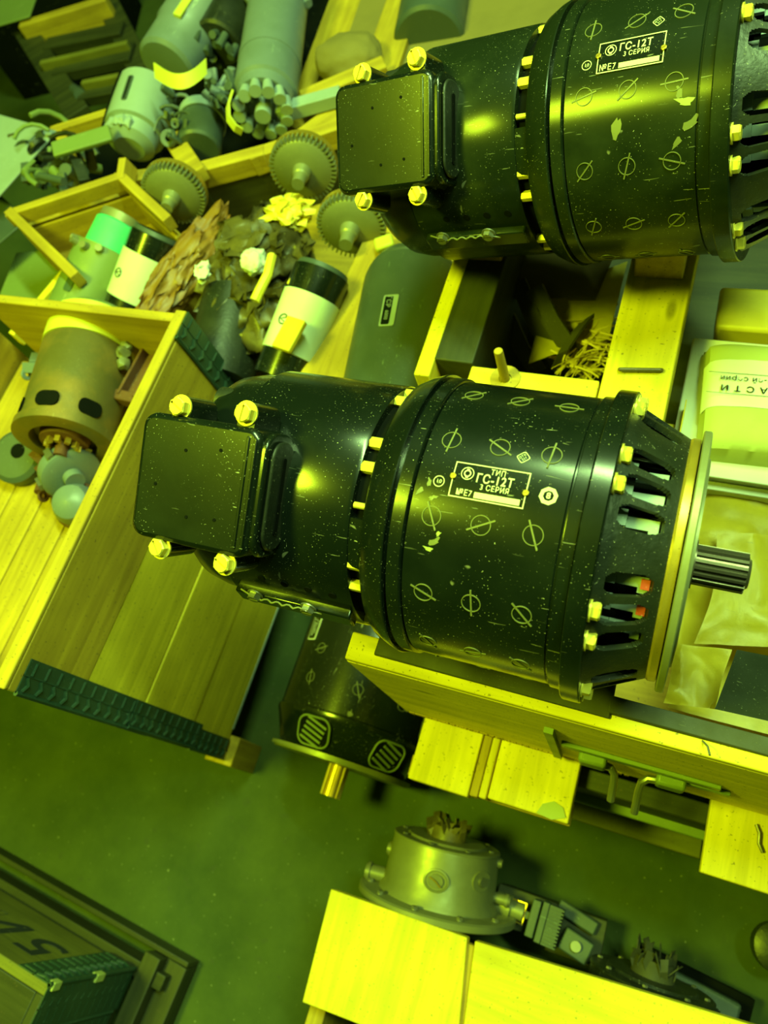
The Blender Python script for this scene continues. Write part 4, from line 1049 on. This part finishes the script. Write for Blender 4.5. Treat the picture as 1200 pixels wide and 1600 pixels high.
# 5 strap-clamped dark motor near the rim
T, L_ = can('dark motor clamped by a pale band at the crate rim, below the yellow cable', (318, 178), (310, 235), .43, .43, .034, 'mint_dark')
m = MB().lathe([(.006, .035), (.006, .037), (.024, .037), (.024, .035)], 40).done('clamp_band', 'mint_pale', T)
MB().cyl(onr(.016, 55, .035), onr(.016, 55, .052), .008, seg=14).done('band_bolt', 'mint_pale', T)
def cluster(name, label, cat, c, rad, n, z, mats, seed, zr=.02, s0=.006, s1=.015, group=None):
    rr = random.Random(seed); T = thing(name, label, cat, Matrix.Translation(P(*c, z)), group); inv = T.matrix_world.inverted()
    for i in range(n):
            m = MB(); mi = i % len(mats); mt = mats[mi]
            a = rr.uniform(0, 2 * PI); q = math.sqrt(rr.random())
            p = P(c[0] + rad[0] * q * math.cos(a), c[1] + rad[1] * q * math.sin(a), z + rr.uniform(-zr, zr)); s = rr.uniform(s0, s1)
            F = inv @ frot(p, rr.uniform(0, 3.1), rr.uniform(-1.2, 1.2), rr.uniform(-1, 1)); t = rr.random()
            if t < .45: m.cyl((-s, 0, 0), (s, 0, 0), s * .5, s * .42, seg=12, M=F)
            elif t < .65: m.box((-s, -s * .4, -s * .2), (s, s * .4, s * .2), F)
            elif t < .85: m.lathe([(-s * .2, s * .4), (-s * .25, s), (s * .25, s), (s * .2, s * .4)], 16, F)
            else: m.tube([F @ Vector((s * 2 * math.cos(k * .4), s * 2 * math.sin(k * .4), k * .002)) for k in range(6)], s * .22, 6)
            m.done(('pipe_stub', 'flange', 'union_nut')[mi], mt, T, bev=.0008)
    return T
cluster('fuel_fitting', 'cluster of pale pipe fittings between the yellow tape and the fat motor', 'fitting', (345, 140), (22, 26), 24, .46, ('mint', 'mint_dark'), 3)
cluster('fuel_fitting', 'pale elbow fittings left of the pale clamp band', 'fitting', (275, 200), (20, 24), 22, .45, ('mint', 'mint_dark'), 5)
cluster('fuel_fitting', 'dark fittings below the near end of the long taped motor', 'fitting', (240, 145), (26, 14), 18, .44, ('mint_dark', 'castalu'), 8)
cluster('fitting_pile', 'tangled pile of dark levers and fittings at the far left behind the small crate', 'fitting', (85, 252), (58, 40), 70, .44, ('olive', 'mint_dark', 'black_rough'), 11, .03, .009, .022)
o = board('metal_bar', (-.045, -.014, -.004), (.045, .014, .004), 'olive', M=frot(P(128, 222, .49), .62, .15, .2), bev=.002); tag(o, 'flat olive lever slanting over the tangled pile', 'lever')
o = MB().cyl(P(62, 275, .50), P(100, 284, .50), .006, seg=12).done('metal_rod', 'mint_dark'); tag(o, 'short pale rod lying on the left of the tangled pile', 'rod')
o = board('metal_sheet', (-.12, -.075, -.003), (.11, .075, 0), 'mint_pale', M=frot(P(-22, 235, .46), -.25, 0, 0)); tag(o, 'pale grey green sheet cut by the left picture edge', 'sheet')
o = board('metal_sheet', (-.06, -.05, -.003), (.06, .05, 0), 'mint_dark', M=frot(P(-20, 350, .42), -.5, 0, 0)); tag(o, 'small grey green sheet corner at the left picture edge below the pale one', 'sheet')
# slatted crate far top left
SL = crate_thing('slatted_crate', 'dark slatted crate in the far top left corner', 'crate', tuple(P(100, 100, 0)))
def pboard(T, p0, p1, z, wd, th, mat, name='slat'):
    a, b_ = P(*p0, z), P(*p1, z); d = b_ - a; F = frame(a, d)
    MB().box((0, -wd / 2, -th), (d.length, wd / 2, 0)).done(name, mat, T, T.matrix_world.inverted() @ F, bev=.001)
for (p0, p1, wd, mt) in (((60, 42), (160, 12), .045, 'darkwood_x'), ((70, 68), (190, 42), .04, 'darkwood_x'), ((85, 104), (205, 78), .055, 'darkwood_x'), ((125, 140), (215, 122), .06, 'darkwood_x')):
    pboard(SL, p0, p1, .30, wd, .02, mt)
for (p0, p1) in (((62, 97), (198, 65)), ((127, 128), (200, 113))): pboard(SL, p0, p1, .315, .012, .03, 'panelwood_x', 'slat_edge')
pboard(SL, (35, 42), (120, 175), .298, .05, .03, 'darkwood_y', 'frame_board'); pboard(SL, (160, -10), (230, 130), .29, .05, .03, 'darkwood_y', 'frame_board')
pboard(SL, (30, 38), (165, -4), .325, .022, .05, 'oldwood_x', 'rim_board')
m = MB().cyl(P(100, 130, .26), P(125, 148, .30), .012, seg=16); m.done('bolt_head', 'mint_dark', SL, SL.matrix_world.inverted())
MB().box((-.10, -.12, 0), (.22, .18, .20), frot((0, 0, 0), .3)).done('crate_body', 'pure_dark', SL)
o = board('cardboard_piece', (-.10, -.05, 0), (.05, .06, .004), 'olive', M=frot(P(25, 15, .33), .3, 0, 0)); tag(o, 'dull green card corner in the very top left corner', 'card')
# planks top centre
def plank(p0, p1, z, wd, mat, label, cat='plank', th=.02, group=None, name='pine_plank'):
    a, b_ = P(*p0, z), P(*p1, z); d = b_ - a
    o = MB().box((0, -wd / 2, -th), (d.length, wd / 2, 0)).done(name, mat, None, frame(a, d), bev=.001); return tag(o, label, cat, group)
plank((455, 230), (560, -60), .40, .060, 'oldwood_x', 'pine plank slanting up right of the fat grey green motor')
plank((520, 165), (640, -80), .385, .085, 'oldwood_x', 'broad pine plank at the top, left of the far grey cylinder')
plank((570, 175), (650, -60), .41, .060, 'oldwood_x', 'second broad pine plank at the top beside the upper terminal box')
plank((415, 260), (530, 175), .43, .05, 'oldwood_x', 'short pale board between the fat motor and the upper terminal box', 'board')
plank((430, 168), (530, 140), .452, .022, 'mint_pale', 'pale painted strip left of the upper terminal box', 'strip')
plank((470, 150), (600, 95), .44, .03, 'oldwood_x', 'narrow old board in front of the brown round lump', 'board')
o = MB().blob((0, 0, 0), (.055, .045, .03), .15, 1.5, 4, frot(P(545, 90, .43), .2, 0, 0), 4).done('brown_bag', 'cardbrown', sharp=75); 
for p_ in o.data.polygons: p_.use_smooth = True
tag(o, 'brown rounded paper bag behind the upper terminal box', 'bag')
T, L_ = can('dull grey cylinder at the top edge, left of the dusty upper generator', (692, -60), (670, 65), .40, .40, .055, 'mint_dark', name='gas_cylinder', cat='cylinder')
o = board('painted_sheet', (-.28, -.14, -.01), (.20, .20, 0), 'cardbrown', M=frot(P(790, 30, .40), .1, 0, 0)); tag(o, 'olive painted panel at the top behind the dusty upper generator', 'panel')
o = MB().box((-.012, -.01, 0), (.012, .01, .01), frot(P(577, 300, .5) if 0 else P(602, 385, .45), .5)).done('pale_scrap', 'yellowtape', bev=.003); tag(o, 'small yellow scrap right of the lower toothed wheel', 'scrap')
# dark supports below the background level
o = board('far_table', (-.40, .88, .0), (.6, 2.2, .35), 'oldwood_x'); tag(o, 'old wooden staging behind the dusty upper generator', 'staging')
